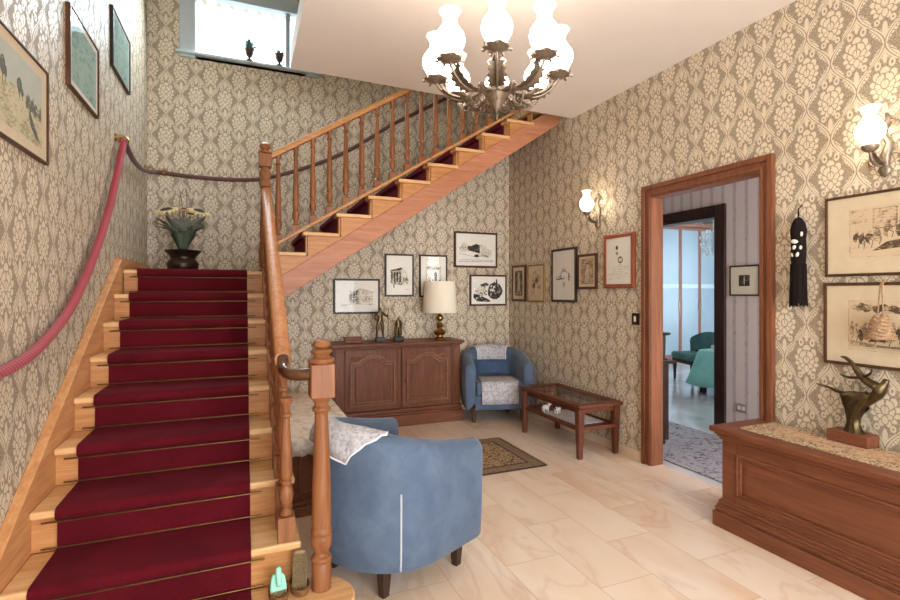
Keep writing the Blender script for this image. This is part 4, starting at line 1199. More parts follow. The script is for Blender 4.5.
def art_outdoor(A):         # peasants resting under trees
    A.q(-.5,-.5,.5,.5, 3); A.q(-.49,-.49,.49,.49, 0)
    for i in range(14): A.el(-.40+.055*i, .36-.006*i+.03*(i % 2), .06, .07, 1 if i % 3 else 2, 10, .5, i)
    A.pg([(.12,.34),(.16,.36),(.2,.0),(.14,-.1)], 2)
    r = random.Random(8)
    for i in range(20):
        x = -.46+.05*i; z = -.08-.05*(i % 3)
        A.el(x, z, .03, .12, r.choice([0,2,3,1]), 9, .4, i); A.el(x+.008, z+.13, .016, .035, 2, 8); A.path([(x, z+.06), (x+.03, z-.08), (x, z-.2)], t=.012)
    A.pg([(-.48,-.30),(-.1,-.38),(.5,-.34),(.5,-.42),(-.48,-.42)], 2); A.pg([(-.20,-.18),(-.05,-.30),(-.28,-.32)], 1)
    A.ln(-.5,-.44,.5,-.45, mi=2)
def art_square(A):
    A.q(-.5,-.5,.5,.5, 1); A.q(-.30,-.34,-.06,.34, 1); A.q(.08,-.30,.34,.30, 1); A.q(-.04,-.4,.04,.4, 3)

PAL_INK = ('paper_white', 'ink_d', 'ink_m', 'ink_l', 'line', 'tree_ink', 'field_ink')
PAL_SEP = ('paper_cream', 'sepia_d', 'sepia_m', 'sepia_l', 'line', 'tree_ink', 'field_ink')
PAL_GRN = ('paper_green', 'green_ink', 'green_ink', 'green_ink', 'line', 'tree_ink', 'field_ink')
PAL_CYP = ('paper_grey', 'sepia_d', 'field_ink', 'field_ink', 'line', 'tree_ink', 'field_ink')
WALLS = {'back': ((1, 0), 0.0, YB), 'right': ((0, -1), -pi/2, XR), 'left': ((0, 1), pi/2, XW), 'hall': ((0, -1), -pi/2, 4.2)}
def picture(label, wall, a0, a1, z0, z1, bar, depth, fm, mm, art, pal, pw, ph, oz=0, ox=0, group=None, tilt=0):
    rz = WALLS[wall][1]; pos = WALLS[wall][2]
    k_ = 1-depth/abs(pos); a0, a1, z0, z1 = a0*k_, a1*k_, 1.35+(z0-1.35)*k_, 1.35+(z1-1.35)*k_   # measured at the frame's face
    ac, zc_ = (a0+a1)/2, (z0+z1)/2
    loc = (ac, pos, zc_) if wall == 'back' else (pos, ac, zc_)
    t_ = thing('framed_picture', label, 'picture', loc, rz, group)
    w, h = abs(a1-a0), z1-z0; fm, mm = M[fm], M[mm]
    mb = MB()
    prof = [(0, 0), (0, -depth*.8), (bar*.25, -depth), (bar*.75, -depth), (bar, -depth+.002), (bar, -.004)]
    rows = []
    for (i, y) in prof:
        rows.append([(-w/2+i, y, -h/2+i), (w/2-i, y, -h/2+i), (w/2-i, y, h/2-i), (-w/2+i, y, h/2-i)])
    mb.grid(rows, close=True); mb.build('frame', fm, t_, smooth=20)
    MB().box(-w/2+bar*.6, w/2-bar*.6, -depth+.008, -.003, -h/2+bar*.6, h/2-bar*.6).build('mat_board', mm, t_)
    A = Art(w*pw, h*ph); art(A)
    for i, p in enumerate(A.mb.v): A.mb.v[i] = (p[0]+ox*w, p[1]-depth+.0078, p[2]+oz*h)
    A.mb.build('print', [M[k] for k in pal], t_)
    g_ = MB(); g_.poly([(-w/2+bar*.9, -depth+.0045, -h/2+bar*.9), (w/2-bar*.9, -depth+.0045, -h/2+bar*.9), (w/2-bar*.9, -depth+.0045, h/2-bar*.9), (-w/2+bar*.9, -depth+.0045, h/2-bar*.9)]); g_.build('glass', M['glass'], t_)
    return t_
picture('wide black-framed print of a pale palace, lowest picture under the staircase', 'back', .869, 1.363, 1.122, 1.493, .020, .022, 'frame_black', 'mat_white', art_dark_left, PAL_INK, .86, .86)
picture('upright black-framed print of a dark building corner, left of the lamp', 'back', 1.418, 1.747, 1.303, 1.768, .018, .022, 'frame_black', 'mat_white', art_corner, PAL_INK, .86, .84)
picture('upright dark-framed print partly hidden behind the lamp shade', 'back', 1.811, 2.147, 1.296, 1.769, .018, .022, 'frame_black', 'mat_white', art_doorway, PAL_INK, .80, .80)
picture('wide brown-framed castle print, highest on the wall under the stairs', 'back', 2.233, 2.788, 1.637, 2.05, .022, .024, 'frame_brown', 'mat_white', art_castle, PAL_INK, .86, .84)
picture('wide brown-framed print of a dense dark trophy, below the castle print', 'back', 2.429, 2.915, 1.192, 1.555, .020, .022, 'frame_brown', 'mat_white', art_ornate, PAL_INK, .9, .9)
picture('narrow print of a pale figure on a dark ground, nearest the corner', 'right', 4.861, 5.165, 1.246, 1.662, .024, .02, 'frame_brown', 'mat_cream', art_figure_dark, PAL_SEP, .82, .86)
picture('narrow gilt-framed sepia foliage print, second from the corner', 'right', 4.477, 4.818, 1.242, 1.655, .020, .02, 'frame_gold', 'mat_cream', art_foliage, PAL_SEP, .86, .88)
picture('tall black-framed line study of a curled shape', 'right', 3.937, 4.348, 1.252, 1.787, .022, .024, 'frame_black', 'mat_cream', art_curl, ('paper_white',)+PAL_INK[1:], .86, .90)
picture('small brown-framed grey portrait print right beside the red-framed certificate', 'right', 3.638, 3.914, 1.379, 1.705, .022, .022, 'frame_brown', 'mat_cream', art_portrait, PAL_SEP, .80, .84)
picture('red-brown framed certificate with medals below the wall lamp', 'right', 3.171, 3.543, 1.385, 1.848, .034, .028, 'frame_red', 'mat_white', art_medals, ('paper_white',)+PAL_INK[1:], .82, .86)
picture('large brown-framed etching of figures indoors, upper of two above the chest', 'right', 1.09, 1.729, 1.434, 1.861, .014, .022, 'frame_brown', 'mat_cream', art_interior, PAL_SEP, .63, .59, .02)
picture('large brown-framed etching of people outdoors, lower of two above the chest', 'right', 1.09, 1.736, .965, 1.401, .016, .022, 'frame_brown', 'mat_cream', art_outdoor, PAL_SEP, .63, .59, -.01)
picture('pale landscape print with cypress trees, nearest picture on the stair wall', 'left', 2.20, 2.751, 1.918, 2.331, .010, .020, 'frame_brown', 'mat_cream', art_cypress, PAL_CYP, .76, .74)
picture('green-tinted print in a deep brown frame, middle picture on the stair wall', 'left', 3.05, 3.598, 2.397, 2.812, .010, .022, 'frame_brown', 'mat_white', art_green, PAL_GRN, .82, .80)
picture('green-tinted dark-framed print, highest and farthest on the stair wall', 'left', 3.95, 4.51, 2.875, 3.28, .012, .020, 'frame_black', 'mat_white', art_green, PAL_GRN, .88, .86)
picture('small dark-framed square print on the lilac corridor wall', 'hall', 3.00, 3.295, 1.317, 1.596, .014, .02, 'frame_black', 'mat_white', art_square, PAL_INK, .36, .36)

# ------------------------------------------------------------------ small things on the right wall
sw = thing('light_switch', 'small dark switch plate with a white rocker beside the doorway', 'light switch', (XR, 3.141, 1.134))
MB().box(-.012, 0, -.038, .038, -.047, .047).build('switch_plate', M['pewter'], sw, bevel=.004)
MB().box(-.017, -.012, -.012, .012, -.022, .022).build('rocker', M['switch_white'], sw, bevel=.003)
ou = thing('power_outlet', 'grey double power outlet low on the lilac corridor wall', 'outlet', (4.2, 3.163, .295))
MB().box(-.010, 0, -.055, .055, -.038, .038).build('outlet_plate', M['outlet'], ou, bevel=.003)
for dy in (-.022, .022): MB().box(-.012, -.010, dy-.016, dy+.016, -.018, .018).build('socket', M['switch_white'], ou, bevel=.002)

# black tassel with shells
ta = thing('wall_tassel', 'long black tassel with white shells hanging on the right wall', 'tassel', (XR-.045, 1.838, 1.55))
MB().tube([(.03, 0, .29), (0, 0, .27), (0, 0, .22)], .004, 6).build('cord', M['black_fabric'], ta)
MB().lathe([(.004, .225), (.018, .215), (.032, .19), (.040, .155), (.040, .13), (.036, .10), (.038, .06), (.037, .02), (.036, -.02), (.034, -.04)], (0, 0, 0), 16).build('head', M['black_fabric'], ta, smooth=60)
sh = MB()
for (dy, z, ry, rz_, rot) in ((.030,.125,.009,.014,0), (-.030,.125,.009,.014,0), (.0,.085,.022,.012,.2), (-.026,.05,.010,.012,0), (.0,.052,.010,.013,.4), (.026,.05,.010,.012,0), (-.012,.01,.010,.017,.3), (.012,.01,.010,.017,-.3)):
    s0 = len(sh.v); sh.ball((0, 0, 0), 1, 10)
    sh.xform(Matrix.Translation((-.036+abs(dy)*.45, dy, z)) @ Matrix.Rotation(rot, 4, 'X') @ Matrix.Diagonal((.006, ry, rz_, 1)), s0)
sh.build('shells', M['shell'], ta, smooth=60)
fr = MB(); rr = random.Random(1)
fr.lathe([(.034, -.04), (.036, -.12), (.039, -.20), (.040, -.26)], (0, 0, 0), 18)
for i in range(70):
    a = rr.random()*6.28; r0 = .037; l = .262+.022*rr.random()
    fr.tube([(r0*cos(a), r0*sin(a), -.04), (r0*1.06*cos(a), r0*1.06*sin(a), -.16), (r0*(1.05+.15*rr.random())*cos(a), r0*(1.05+.15*rr.random())*sin(a), -l)], .0022, 4)
fr.build('fringe', M['black_fabric'], ta, smooth=60)

# straw bell hung over the lower etching
sb = thing('straw_bell', 'coiled straw bell on a cord hanging over the lower etching', 'wall ornament', (XR-.088, 1.425, 1.18))
MB().tube([(.03, .004, .235), (.006, .004, .2), (0, .012, .05)], .0035, 6).tube([(.03, -.004, .235), (.006, -.004, .2), (0, -.012, .05)], .0035, 6).build('cord', M['straw'], sb)
mb = MB()
for i, (r, z) in enumerate(((.020,.048), (.028,.032), (.034,.016), (.038,.0), (.042,-.016), (.047,-.032), (.052,-.047))):
    ring = [(r*cos(t*pi/10), r*sin(t*pi/10), z+.004*sin(t*pi/2+i)) for t in range(21)]
    mb.tube(ring, [.011+.0025*sin(t*2.1+i) for t in range(21)], 7, cap=False)
mb.lathe([(.018, .055), (.045, -.045)], (0, 0, 0), 14, cap=False)
mb.build('bell', M['straw'], sb, smooth=50)

# ------------------------------------------------------------------ glass shades, wall lamps, chandelier
SHADE = [(.022, 0), (.034, .008), (.050, .025), (.064, .050), (.069, .076), (.064, .100), (.048, .124), (.035, .142), (.031, .158), (.032, .174), (.042, .192), (.052, .206), (.050, .2085), (.040, .194)]
def shade(parent, c, s, lit, rim):
    k = 9
    MB().lathe([(r*s, z*s) for r, z in SHADE[:k]], c, 24, cap=False).build('glass_shade', lit, parent, smooth=180)
    MB().lathe([(r*s, z*s) for r, z in SHADE[k-1:]], c, 24, cap=False, fn=lambda a, z: 1+.035*sin(a*8)).build('shade_rim', rim, parent, smooth=180)
def leaf_mesh(mb, pts, wid, mi=0):
    # acanthus blade swept along a path, lobed edge, arched section
    pts = [Vector(p) for p in pts]; N = len(pts); rows = []
    for k in range(N):
        t = (pts[min(k+1, N-1)]-pts[max(k-1, 0)]).normalized()
        side = t.cross(Vector((0, 0, 1)))
        if side.length < .05: side = Vector((-pts[k].y, pts[k].x, 0))
        side.normalize(); up = side.cross(t)
        u = k/(N-1); w = wid*(sin(pi*min(1, u*.92+.06))**.7)*(1+.16*(-1 if k % 2 else 1))
        rows.append([pts[k]+side*(w*q)+up*(-.28*w*q*q*1.4) for q in (-1, -.55, 0, .55, 1)])
    mb.grid(rows, mi)
def wall_lamp(label, y):
    t_ = thing('wall_lamp', label, 'wall lamp', (XR, y, 2.08), -pi/2, 'wall lamps on the right wall')
    # local: -y points into the room, x along the wall
    b = MB()
    b.tube([(0, -.012, -.13), (0, -.02, -.06), (.012, -.014, 0), (-.01, -.014, .06), (.008, -.012, .12), (0, -.01, .155)], [.012, .022, .018, .016, .013, .005], 10, flat=.7)
    for (sx, z, r) in ((1, -.07, .030), (-1, -.07, .030), (1, .03, .026), (-1, .03, .026), (1, .10, .018), (-1, .10, .018)):
        sp_ = [(sx*(.008+r*(1-.07*i)*cos(-1.2+i*.55)+r*.5), -.014, z+r*(1-.07*i)*sin(-1.2+i*.55)) for i in range(10)]
        b.tube(sp_, [.006-.0004*i for i in range(10)], 6)
    b.lathe([(.002, -.165), (.014, -.15), (.022, -.13), (.016, -.11)], (0, -.02, 0), 10)
    b.xform(Matrix.Diagonal((1.45, 1, 1, 1))); b.build('back_plate', M['iron'], t_, smooth=60)
    MB().tube(smoothpath([(0, -.015, -.09), (0, -.06, -.115), (0, -.11, -.105), (0, -.14, -.075), (0, -.142, -.05)], 3, 4), .007, 8).build('arm', M['iron'], t_, smooth=60)
    l = MB(); leaf_mesh(l, smoothpath([(0, -.02, -.085), (0, -.06, -.10), (0, -.10, -.08), (0, -.115, -.05)], 2, 3), .022); l.build('leaf', M['iron'], t_, smooth=60, solid=.003)
    MB().lathe([(.006, -.055), (.02, -.05), (.034, -.036), (.036, -.022), (.03, -.018), (.022, -.012)], (0, -.142, 0), 16, fn=lambda a, z: 1+.08*sin(a*8)).build('cup', M['iron'], t_, smooth=60)
    shade(t_, (0, -.142, -.016), .88, M['sconce_globe'], M['globe_rim'])
    return t_
wall_lamp('lit wall lamp above the red-framed certificate', 3.59)
wall_lamp('lit wall lamp above the large etchings by the chest', 1.44)

KX, KY = 1.155, 2.173
cd = thing('chandelier', 'lit eight-armed wrought chandelier with opal glass oil-lamp shades', 'chandelier', (KX, KY, 2.205))
KO = (0, 0, 0)
MB().lathe([(.003, .025), (.009, .03), (.006, .036), (.012, .041), (.016, .047), (.024, .06), (.046, .09), (.062, .116), (.068, .130), (.066, .140), (.055, .148), (.03, .158), (.02, .165)], (0, 0, 0), 24).build('bowl', M['iron'], cd, smooth=40)
MB().lathe([(.02, .155), (.026, .17), (.016, .18), (.02, .195), (.034, .22), (.026, .25), (.014, .28), (.018, .34), (.012, .40), (.01, .50)], (0, 0, 0), 16).build('stem', M['iron'], cd, smooth=50)
for i in range(8):
    z = .495+.035*i; ring = [(.014*cos(t*pi/6)*(1 if i % 2 else 0), .014*cos(t*pi/6)*(0 if i % 2 else 1), z+.022*sin(t*pi/6)+.01) for t in range(13)]
    MB().tube(ring, .003, 6, cap=False).build('chain_link', M['iron'], cd, smooth=60)
MB().lathe([(.01, .755), (.05, .775), (.062, .805), (.062, .824)], (0, 0, 0), 20).build('canopy', M['iron'], cd, smooth=40)
az0 = atan2(-KY, -KX)
for i in range(8):
    az = az0+i*pi/4
    Rm = Matrix.Rotation(az, 4, 'Z')
    path_ = smoothpath([(.05, 0, .135), (.10, 0, .110), (.16, 0, .095), (.215, 0, .102), (.265, 0, .135), (.295, 0, .175), (.300, 0, .195)], 3, 4)
    a = MB().tube(path_, [.0075-.002*q/len(path_) for q in range(len(path_))], 8)
    # scrolls where the arm leaves the bowl
    for (sx, r) in ((.10, .022), (.15, .026)):
        a.tube([(sx+r*(1-.06*q)*cos(.8-q*.5), .0, (.100 if sx < .12 else .090)-r-.004+r*(1-.06*q)*sin(.8-q*.5)+.0) for q in range(11)], [.0045-.0003*q for q in range(11)], 6)
    a.xform(Rm); a.build('arm', M['iron'], cd, smooth=60)
    l = MB()
    leaf_mesh(l, smoothpath([(.11, 0, .118), (.17, 0, .108), (.225, 0, .124), (.265, 0, .165), (.255, 0, .20)], 2, 4), .040)
    leaf_mesh(l, smoothpath([(.08, 0, .120), (.12, .03, .090), (.16, .055, .085), (.18, .07, .11)], 2, 3), .018)
    leaf_mesh(l, smoothpath([(.08, 0, .120), (.12, -.03, .090), (.16, -.055, .085), (.18, -.07, .11)], 2, 3), .018)
    l.xform(Rm); l.build('leaf', M['iron'], cd, smooth=60, solid=.003)
    k = MB().lathe([(.006, .185), (.018, .19), (.045, .197), (.058, .206), (.050, .211), (.030, .212), (.028, .222)], (.300, 0, 0), 24, fn=lambda a_, z: 1+.12*sin(a_*7))
    for q in range(7):
        aa = 2*pi*q/7; k.tube([(.300+.05*cos(aa), .05*sin(aa), .203), (.300+.064*cos(aa), .064*sin(aa), .196), (.300+.070*cos(aa), .070*sin(aa), .206)], [.006, .006, .002], 5)
    k.xform(Rm); k.build('cup', M['iron'], cd, smooth=60)
    c_ = Rm @ Vector((.300, 0, .214))
    shade(cd, tuple(c_), 1.0, M['globe'], M['globe_rim'])
# ------------------------------------------------------------------ urn and dried flowers on the landing
ux, uy = -.462, 4.72
ur = thing('metal_urn', 'dark low metal urn on the stair landing, holding dried flowers', 'urn', (ux, uy, ZL+.010))
MB().lathe([(.085, 0), (.100, .006), (.116, .035), (.120, .065), (.112, .092), (.098, .108), (.094, .118), (.104, .142), (.132, .168), (.140, .180), (.136, .185), (.118, .172), (.09, .14), (.085, .12), (.06, .11)], (0, 0, 0), 28).build('body', M['pewter'], ur, smooth=50)
MB().lathe([(.1215, .060), (.1245, .067), (.1215, .074)], (0, 0, 0), 28, cap=False).build('band', M['pewter'], ur, smooth=50)
bq = thing('flower_bouquet', 'dried bouquet of yellow sunflowers and grey leaves in the metal urn', 'flowers', (ux, uy, ZL+.12))
rr = random.Random(11)
mb = MB()
heads = [(-.115, -.05, .40, .092), (.125, -.04, .405, .088), (.05, .06, .39, .060), (.015, -.07, .41, .045)]
for (x, y, z, r) in heads: mb.tube([(x*.15, y*.15, 0), (x*.45, y*.45, z*.5), (x, y, z-.01)], .005, 6)
mb.build('stems', M['leaf'], bq, smooth=60)
for (x, y, z, r) in heads:
    pm = M['petal'] if r > .05 else M['petal_pink']
    tiltM = Matrix.Translation((x, y, z)) @ Matrix.Rotation(x*2.0, 4, 'Y') @ Matrix.Rotation(.34, 4, 'X')
    f = MB()
    for q in range(18):
        a = 2*pi*q/18+.1*rr.random(); L = r*(1.2+.25*rr.random()); w_ = r*.2
        Mq = tiltM @ Matrix.Rotation(a, 4, 'Z')
        rows = [[Vector((r*.4+L*u*.62, w_*s_*sin(pi*min(1, u*.9+.1)), .010*sin(pi*u)-.012*u)) for s_ in (-1, 0, 1)] for u in (0, .25, .5, .75, 1)]
        f.grid([[Mq @ p for p in r_] for r_ in rows])
    fl = f.build('blossom', pm, bq, smooth=180, solid=.002)
    d = MB().ball((0, 0, .002), r*.55, 12, sz=.35); d.xform(tiltM); d.build('flower_disc', M['petal_dark'], fl, smooth=60)
def blade(mb, base, tip, w, bend=.03):
    base, tip = Vector(base), Vector(tip); d = tip-base; sd = d.cross(Vector((0, 0, 1)))
    if sd.length < 1e-4: sd = Vector((1, 0, 0))
    sd.normalize(); rows = []
    for k in range(7):
        u = k/6; c_ = base+d*u+Vector((0, 0, bend*sin(pi*u))); ww = w*sin(pi*(u*.9+.08))**.8
        rows.append([c_+sd*ww*q+Vector((0, 0, -.15*ww*abs(q))) for q in (-1, 0, 1)])
    mb.grid(rows)
mb = MB()
for i in range(26):
    a = rr.random()*6.28; r0 = .03; r1 = .06+.09*rr.random(); z1 = .22+.12*rr.random()
    blade(mb, (r0*cos(a), r0*sin(a), .06+.06*rr.random()), (r1*cos(a), r1*sin(a), z1), .026+.012*rr.random())
mb.build('leaves', M['leaf'], bq, smooth=180, solid=.0015)
mb = MB()
for i in range(30):
    a = rr.random()*6.28; r1 = .15+.07*rr.random(); z1 = .22+.14*rr.random()
    blade(mb, (.03*cos(a), .03*sin(a), .20), (r1*cos(a), r1*sin(a), z1), .040, .02)
mb.build('leaves', M['leaf_grey'], bq, smooth=180, solid=.0015)
mb = MB()
for (x, h, c_) in ((-.03, .56, .8), (.03, .60, -.5), (.06, .52, .8), (-.005, .54, -.8)):
    mb.tube([(x*.3, 0, .05), (x*.6, .01, .3), (x, .0, h*.8), (x+.015*c_, 0, h), (x+.03*c_, 0, h-.015), (x+.022*c_, 0, h-.03)], [.004, .003, .0028, .0025, .002, .0015], 6)
mb.build('twigs', M['twig'], bq, smooth=60)

# plants standing on the window sill
for i, (x, hgt, lab) in enumerate(((.06, .20, 'taller potted flower standing on the stairwell window sill'), (.335, .15, 'smaller goblet-like flower pot near the right end of the window sill'))):
    p_ = thing('sill_plant', lab, 'plant', (x, YB-.045, 3.585), 0, 'plants on the stairwell window sill')
    MB().lathe([(.030, 0), (.032, .006), (.013, .014), (.012, .032), (.03, .05), (.042, .075), (.056, .105), (.05, .102), (.02, .06)], (0, 0, 0), 14).build('pot', M['pewter'], p_, smooth=50)
    mb = MB()
    for q in range(26 if i == 0 else 12):
        a = rr.random()*6.28; r1 = (.03+.05*rr.random())*(1 if i == 0 else .8); z1 = .11+(hgt-.12)*rr.random()
        blade(mb, (.01*cos(a), .01*sin(a), .07), (min(r1*cos(a), .08), min(.03, r1*sin(a)), z1), .018)
    mb.build('foliage', M['foliage'], p_, smooth=180, solid=.0015)

# ------------------------------------------------------------------ brushes on the bottom step
ZS = zk(1)+.001
ba = []
for i, (x, y, lab) in enumerate(((.128, 2.035, 'oval dark wicker tray under the mint brush on the bottom step'), (.208, 2.055, 'oval dark wicker tray under the tan brush beside the newel'))):
    t_ = thing('wicker_tray', lab, 'tray', (x, y, ZS), radians(8), 'oval trays on the bottom step')
    mb = MB().lathe([(.02, 0), (.034, .002), (.036, .012), (.0375, .03), (.0345, .031), (.033, .012), (.02, .006)], (0, 0, 0), 24, sy=1.7)
    mb.build('tray_body', M['wicker'], t_, smooth=40)
gb = thing('hand_brush', 'mint green plastic hand brush with an upright handle on the bottom step', 'brush', (.128, 2.02, ZS+.004), radians(6))
T1 = Matrix.Translation((0, .008, .026)) @ Matrix.Rotation(radians(-14), 4, 'X')
mb = MB().prism([(-.030, 0), (.030, 0), (.031, .012), (.026, .048), (.018, .062), (-.018, .062), (-.026, .048), (-.031, .012)], 'y', -.011, .011)
mb.xform(T1); mb.build('brush_back', M['mint_plastic'], gb, bevel=.004, seg=3)
mb = MB().prism([(-.0095, .020), (.0095, .020), (.0105, .080), (.007, .090), (-.007, .090), (-.0105, .080)], 'y', -.030, -.0115)
mb.xform(T1); mb.build('handle', M['mint_plastic'], gb, bevel=.005, seg=3)
mb = MB()
for i in range(12):
    for j in range(4):
        u, w_ = -.028+.056*i/11, -.009+.018*j/3
        p0 = T1 @ Vector((u, w_, .002)); p1 = Vector((u*1.05, w_*1.3+.004, .001))
        mb.tube([p0, p1], .0021, 4)
b_ = mb.build('bristles', M['bristle'], gb); b_['kind'] = 'stuff'
tb2 = thing('scrub_brush', 'tan bristle brush with wooden back leaning beside the newel post', 'brush', (.208, 2.05, ZS+.006), radians(-10))
mb = MB(); mb.prism([(-.026, 0), (.026, 0), (.03, .05), (.027, .11), (.02, .128), (-.02, .128), (-.027, .11), (-.03, .05)], 'y', -.006, .008)
mb.xform(Matrix.Translation((0, .0, .012)) @ Matrix.Rotation(radians(-20), 4, 'X')); mb.build('brush_back', M['brush_wood'], tb2, bevel=.004)
mb = MB()
for i in range(11):
    for j in range(14):
        u, z = -.024+.048*i/10, .01+.10*j/13
        yo = z*.364
        mb.tube([(u, -.006+yo, z+.012), (u*1.08+.002*rr.random(), -.028+yo-.003*rr.random(), z+.006)], .0021, 4)
b_ = mb.build('bristles', M['bristle'], tb2); b_['kind'] = 'stuff'

# ------------------------------------------------------------------ corridor furniture and the far room
hc = thing('hallway_cabinet', 'dark lilac-brown low cabinet just inside the corridor', 'cabinet', (3.27, 3.80, .0095))
HCO = (3.27, 3.80, 0)
MB().box(3.045, 3.47, 3.31, 4.30, .04, .715).build('body', M['dark_wood'], hc, off=HCO, bevel=.004)
MB().box(3.045, 3.45, 3.33, 4.28, 0, .04).build('plinth', M['dark_wood'], hc, off=HCO)
MB().box(3.045, 3.52, 3.275, 4.315, .715, .742).build('cabinet_top', M['dark_wood'], hc, off=HCO, bevel=.004)
for (a, b_) in ((3.33, 3.795), (3.815, 4.28)):
    d = MB().box(3.47, 3.482, a, b_, .06, .70).build('door', M['dark_wood'], hc, off=HCO, bevel=.004)
    MB().ball((3.49, b_-.04 if a < 3.5 else a+.04, .40), .012, 10).build('knob', M['brass'], d, off=HCO, smooth=60)
pd = thing('pedestal_stand', 'dark pedestal stand with a small round top on the corridor cabinet', 'stand', (3.43, 3.365, .7515))
MB().lathe([(.06, 0), (.06, .012), (.045, .02), (.04, .03), (.045, .20), (.04, .215)], (0, 0, 0), 20).build('column', M['dark_wood'], pd, smooth=40)
MB().lathe([(.04, .215), (.08, .222), (.085, .232), (.08, .24), (.02, .242)], (0, 0, 0), 24).build('stand_top', M['dark_wood'], pd, smooth=40)

wr = thing('wardrobe', 'tall pale panelled wardrobe with rosy wooden stiles in the far room', 'wardrobe', (7.9, 7.62, 0))
WO = (7.9, 7.62, 0)
MB().box(6.45, 8.97, 7.29, 7.98, .06, 2.64).build('body', M['wardrobe_wood'], wr, off=WO)
MB().box(6.47, 8.95, 7.31, 7.98, 0, .06).build('plinth', M['wardrobe_wood'], wr, off=WO)
MB().box(6.42, 9.0, 7.24, 7.98, 2.64, 2.72).build('cornice', M['wardrobe_wood'], wr, off=WO, bevel=.02)
xs = [6.45, 6.93, 7.41, 7.90, 8.42, 8.94]
for a, b_ in zip(xs, xs[1:]):
    d = MB().box(a+.004, b_-.004, 7.262, 7.288, .08, 2.62).build('door', M['wardrobe_wood'], wr, off=WO, bevel=.003)
    MB().box(a+.045, b_-.045, 7.254, 7.262, .14, 1.43).box(a+.045, b_-.045, 7.254, 7.262, 1.51, 2.57).build('door_panel', M['wardrobe_panel'], d, off=WO, bevel=.002)
    MB().box(a+.045, b_-.045, 7.252, 7.264, 1.43, 1.51).build('middle_rail', M['white_frame'], d, off=WO)
    MB().box(b_-.034, b_-.022, 7.242, 7.262, 1.0, 1.16).build('handle', M['brass'], d, off=WO)

# velvet side chair and cloth-covered table
vc = thing('velvet_chair', 'green velvet low chair beside the mint table in the far room', 'chair', (6.42, 5.56, 0), radians(-106))
MB().box(-.26, .26, -.27, .24, .27, .33).build('seat_rail', M['dark_wood'], vc, bevel=.01)
MB().box(-.27, .27, -.29, .22, .33, .43).build('seat', M['green_velvet'], vc, bevel=.04, seg=4)
rows = []
for i in range(13):
    u = -1+i/6; x = .30*u; yb = .26-.16*u*u; r = []
    zt = .74-.10*abs(u)**3
    for (o_, z) in ((-.035, .40), (-.04, .52), (-.045, zt-.05), (-.02, zt), (.03, zt-.01), (.045, zt-.06), (.04, .52), (.035, .40)): r.append((x, yb+o_, z))
    rows.append(r)
mb = MB().grid(rows); mb.face(range(8)); mb.face(range(len(mb.v)-8, len(mb.v))); mb.build('backrest', M['green_velvet'], vc, smooth=60)
for (x, y) in ((-.23, -.24), (.23, -.24), (-.22, .2), (.22, .2)):
    MB().frustum(x, y, 0, .30, .012, .012, .024, .024).build('leg', M['dark_wood'], vc)
TT = (6.33, 4.66, 0)
tt = thing('side_table', 'dark-legged table in the far room under a mint tablecloth', 'table', TT)
for (x, y) in ((-.60, -.18), (.60, -.18), (-.60, .22), (.60, .22), (-.70, .12)):
    if x == -.70: continue
    MB().frustum(x, y, 0, .54, .03, .03, .035, .035).build('leg', M['dark_wood'], tt)
MB().box(-.62, .62, -.33, .33, .54, .565).build('tabletop', M['dark_wood'], tt, bevel=.005)
rows = []
N_ = 56
for k, (s_, z) in enumerate(((0.02, .569), (.9, .569), (1.0, .566), (1.03, .55), (1.09, .42), (1.17, .26), (1.25, .115))):
    r = []
    for i in range(N_):
        a = 2*pi*i/N_; ca, sa = cos(a), sin(a)
        sq = 1/max(abs(ca)**7+abs(sa)**7, 1e-6)**.143
        fold = 1+(.03*sin(a*9) if k > 3 else 0)*(k-3)/3
        r.append((.63*s_*sq*ca*fold, .34*s_*sq*sa*fold, z+(.012*sin(a*4) if k == 6 else 0)))
    rows.append(r)
o = MB().grid(rows, close=True).build('tablecloth', M['mint'], smooth=180, solid=.004); o.location = TT
tag(o, 'mint green tablecloth hanging almost to the floor in the far room', 'tablecloth')
tr2 = thing('serving_tray', 'small white tray with dark slots on the mint tablecloth', 'tray', (6.12, 4.80, .572))
MB().box(-.20, .20, -.12, .12, 0, .012).box(-.20, .20, .108, .12, .012, .055).box(-.20, .20, -.12, -.108, .012, .055).box(-.20, -.188, -.108, .108, .012, .055).box(.188, .20, -.108, .108, .012, .055).build('tray_body', M['porcelain'], tr2, bevel=.003)
mb = MB()
for q in range(6): mb.box(-.17+.06*q, -.14+.06*q, -.1215, -.12, .022, .045)
mb.build('slots', M['black_wood'], tr2)

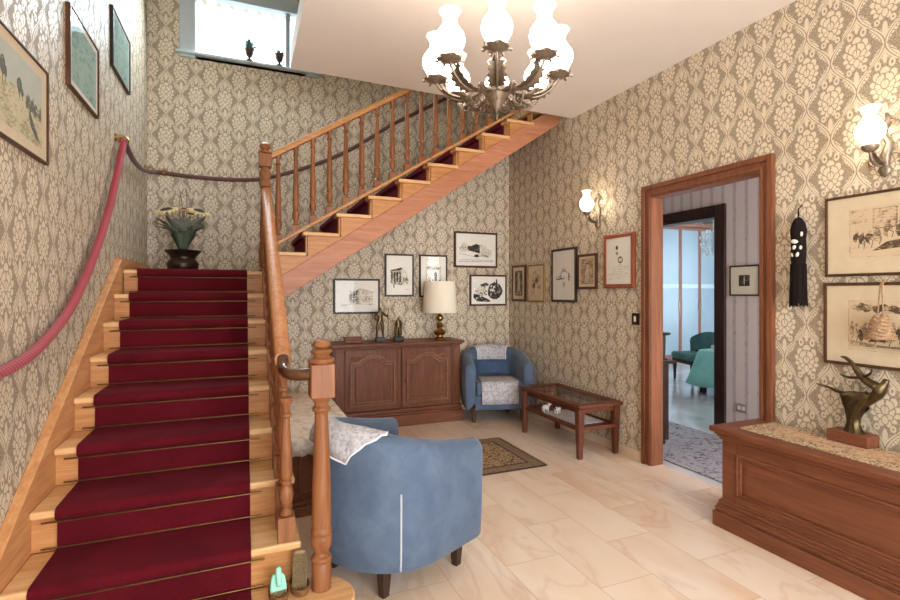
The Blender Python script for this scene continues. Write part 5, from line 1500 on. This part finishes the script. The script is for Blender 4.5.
kx, ky, kz = 6.55, 5.40, 1.93
cr = thing('crystal_chandelier', 'crystal drop chandelier hanging in the far room', 'chandelier', (kx, ky, kz))
MB().tube([(0, 0, .35), (0, 0, 1.0)], .006, 6).lathe([(.01, 0.0), (.03, .05), (.015, .12), (.04, .2), (.015, .28), (.02, .36)], (0, 0, 0), 12).lathe([(.02, .98), (.06, 1.0), (.06, 1.019)], (0, 0, 0), 12).build('stem', M['white_frame'], cr, smooth=50)
drop0 = MB().lathe([(.001, -.036), (.0145, -.009), (.0135, .0), (.001, .03)], (0, 0, 0), 6).build('crystal_drop', M['crystal'], cr)
drop0.location = (0, 0, -.03)
for i in range(6):
    a = i*pi/3; mb = MB()
    mb.tube([(0, 0, .16), (.06*cos(a), .06*sin(a), .12), (.13*cos(a), .13*sin(a), .14), (.16*cos(a), .16*sin(a), .22)], .006, 6)
    arm = mb.build('arm', M['white_frame'], cr, smooth=60)
    for (r, z, s_) in ((.17, .14, .034), (.13, .05, .038), (.18, .25, .026), (.08, .0, .038), (.10, .34, .030), (.15, .08, .030)):
        for da in (-.22, .22):
            d = drop0.copy(); col.objects.link(d); d.parent = cr; d.location = (r*cos(a+da), r*sin(a+da), z); d.scale = (s_/.03,)*3
    MB().lathe([(.008, .22), (.008, .30), (.004, .325)], (.16*cos(a), .16*sin(a), 0), 8).build('candle', M['porcelain'], arm)

# ------------------------------------------------------------------ light
def area(name, loc, rot, sx, sy, power, color):
    l = bpy.data.lights.new(name, 'AREA'); l.shape = 'RECTANGLE'; l.size = sx; l.size_y = sy; l.energy = power; l.color = color
    o = bpy.data.objects.new(name, l); col.objects.link(o); o.location = loc; o.rotation_euler = rot
    return o
wd = bpy.data.worlds.new('sky'); scene.world = wd; wd.use_nodes = True
bg = wd.node_tree.nodes['Background']; bg.inputs[0].default_value = (.72, .88, 1.0, 1); bg.inputs[1].default_value = 5.0
# unseen fill lamp, added at the invented glazing behind the photographer
area('added_front_fill', ((gx0+gx1)/2, YF+.02, 1.4), (radians(90), 0, 0), 3.0, 2.4, 125, (1.0, .96, .94))
# daylight through the stairwell window
area('stairwell_daylight', ((wx0+wx1)/2, YB-.12, (wz0+wz1)/2), (radians(-70), 0, 0), 1.0, .5, 42, (.76, .91, 1.0))
# daylight through the far room window
area('far_room_daylight', (9.38, 4.7, 1.5), (0, radians(90), 0), 1.9, 2.9, 62, (.62, .84, 1.0))
area('added_corridor_fill', (3.62, .52, 1.15), (radians(90), 0, 0), .7, 1.9, 40, (1.0, .95, .95))  # fill lamp added out of view to lift the corridor wall

# ------------------------------------------------------------------ camera and colour
cam = bpy.data.cameras.new('camera'); co = bpy.data.objects.new('camera', cam); col.objects.link(co)
co.location = (0, 0, 1.35); co.rotation_euler = (radians(90), 0, -.3947)
cam.sensor_width = 36; cam.lens = 497.72*36/900; cam.shift_y = -7.75/900; cam.clip_start = .02
scene.camera = co
vs = scene.view_settings; vs.view_transform = 'Standard'; vs.look = 'None'; vs.gamma = 1; vs.use_curve_mapping = False
vs.exposure = 0.25
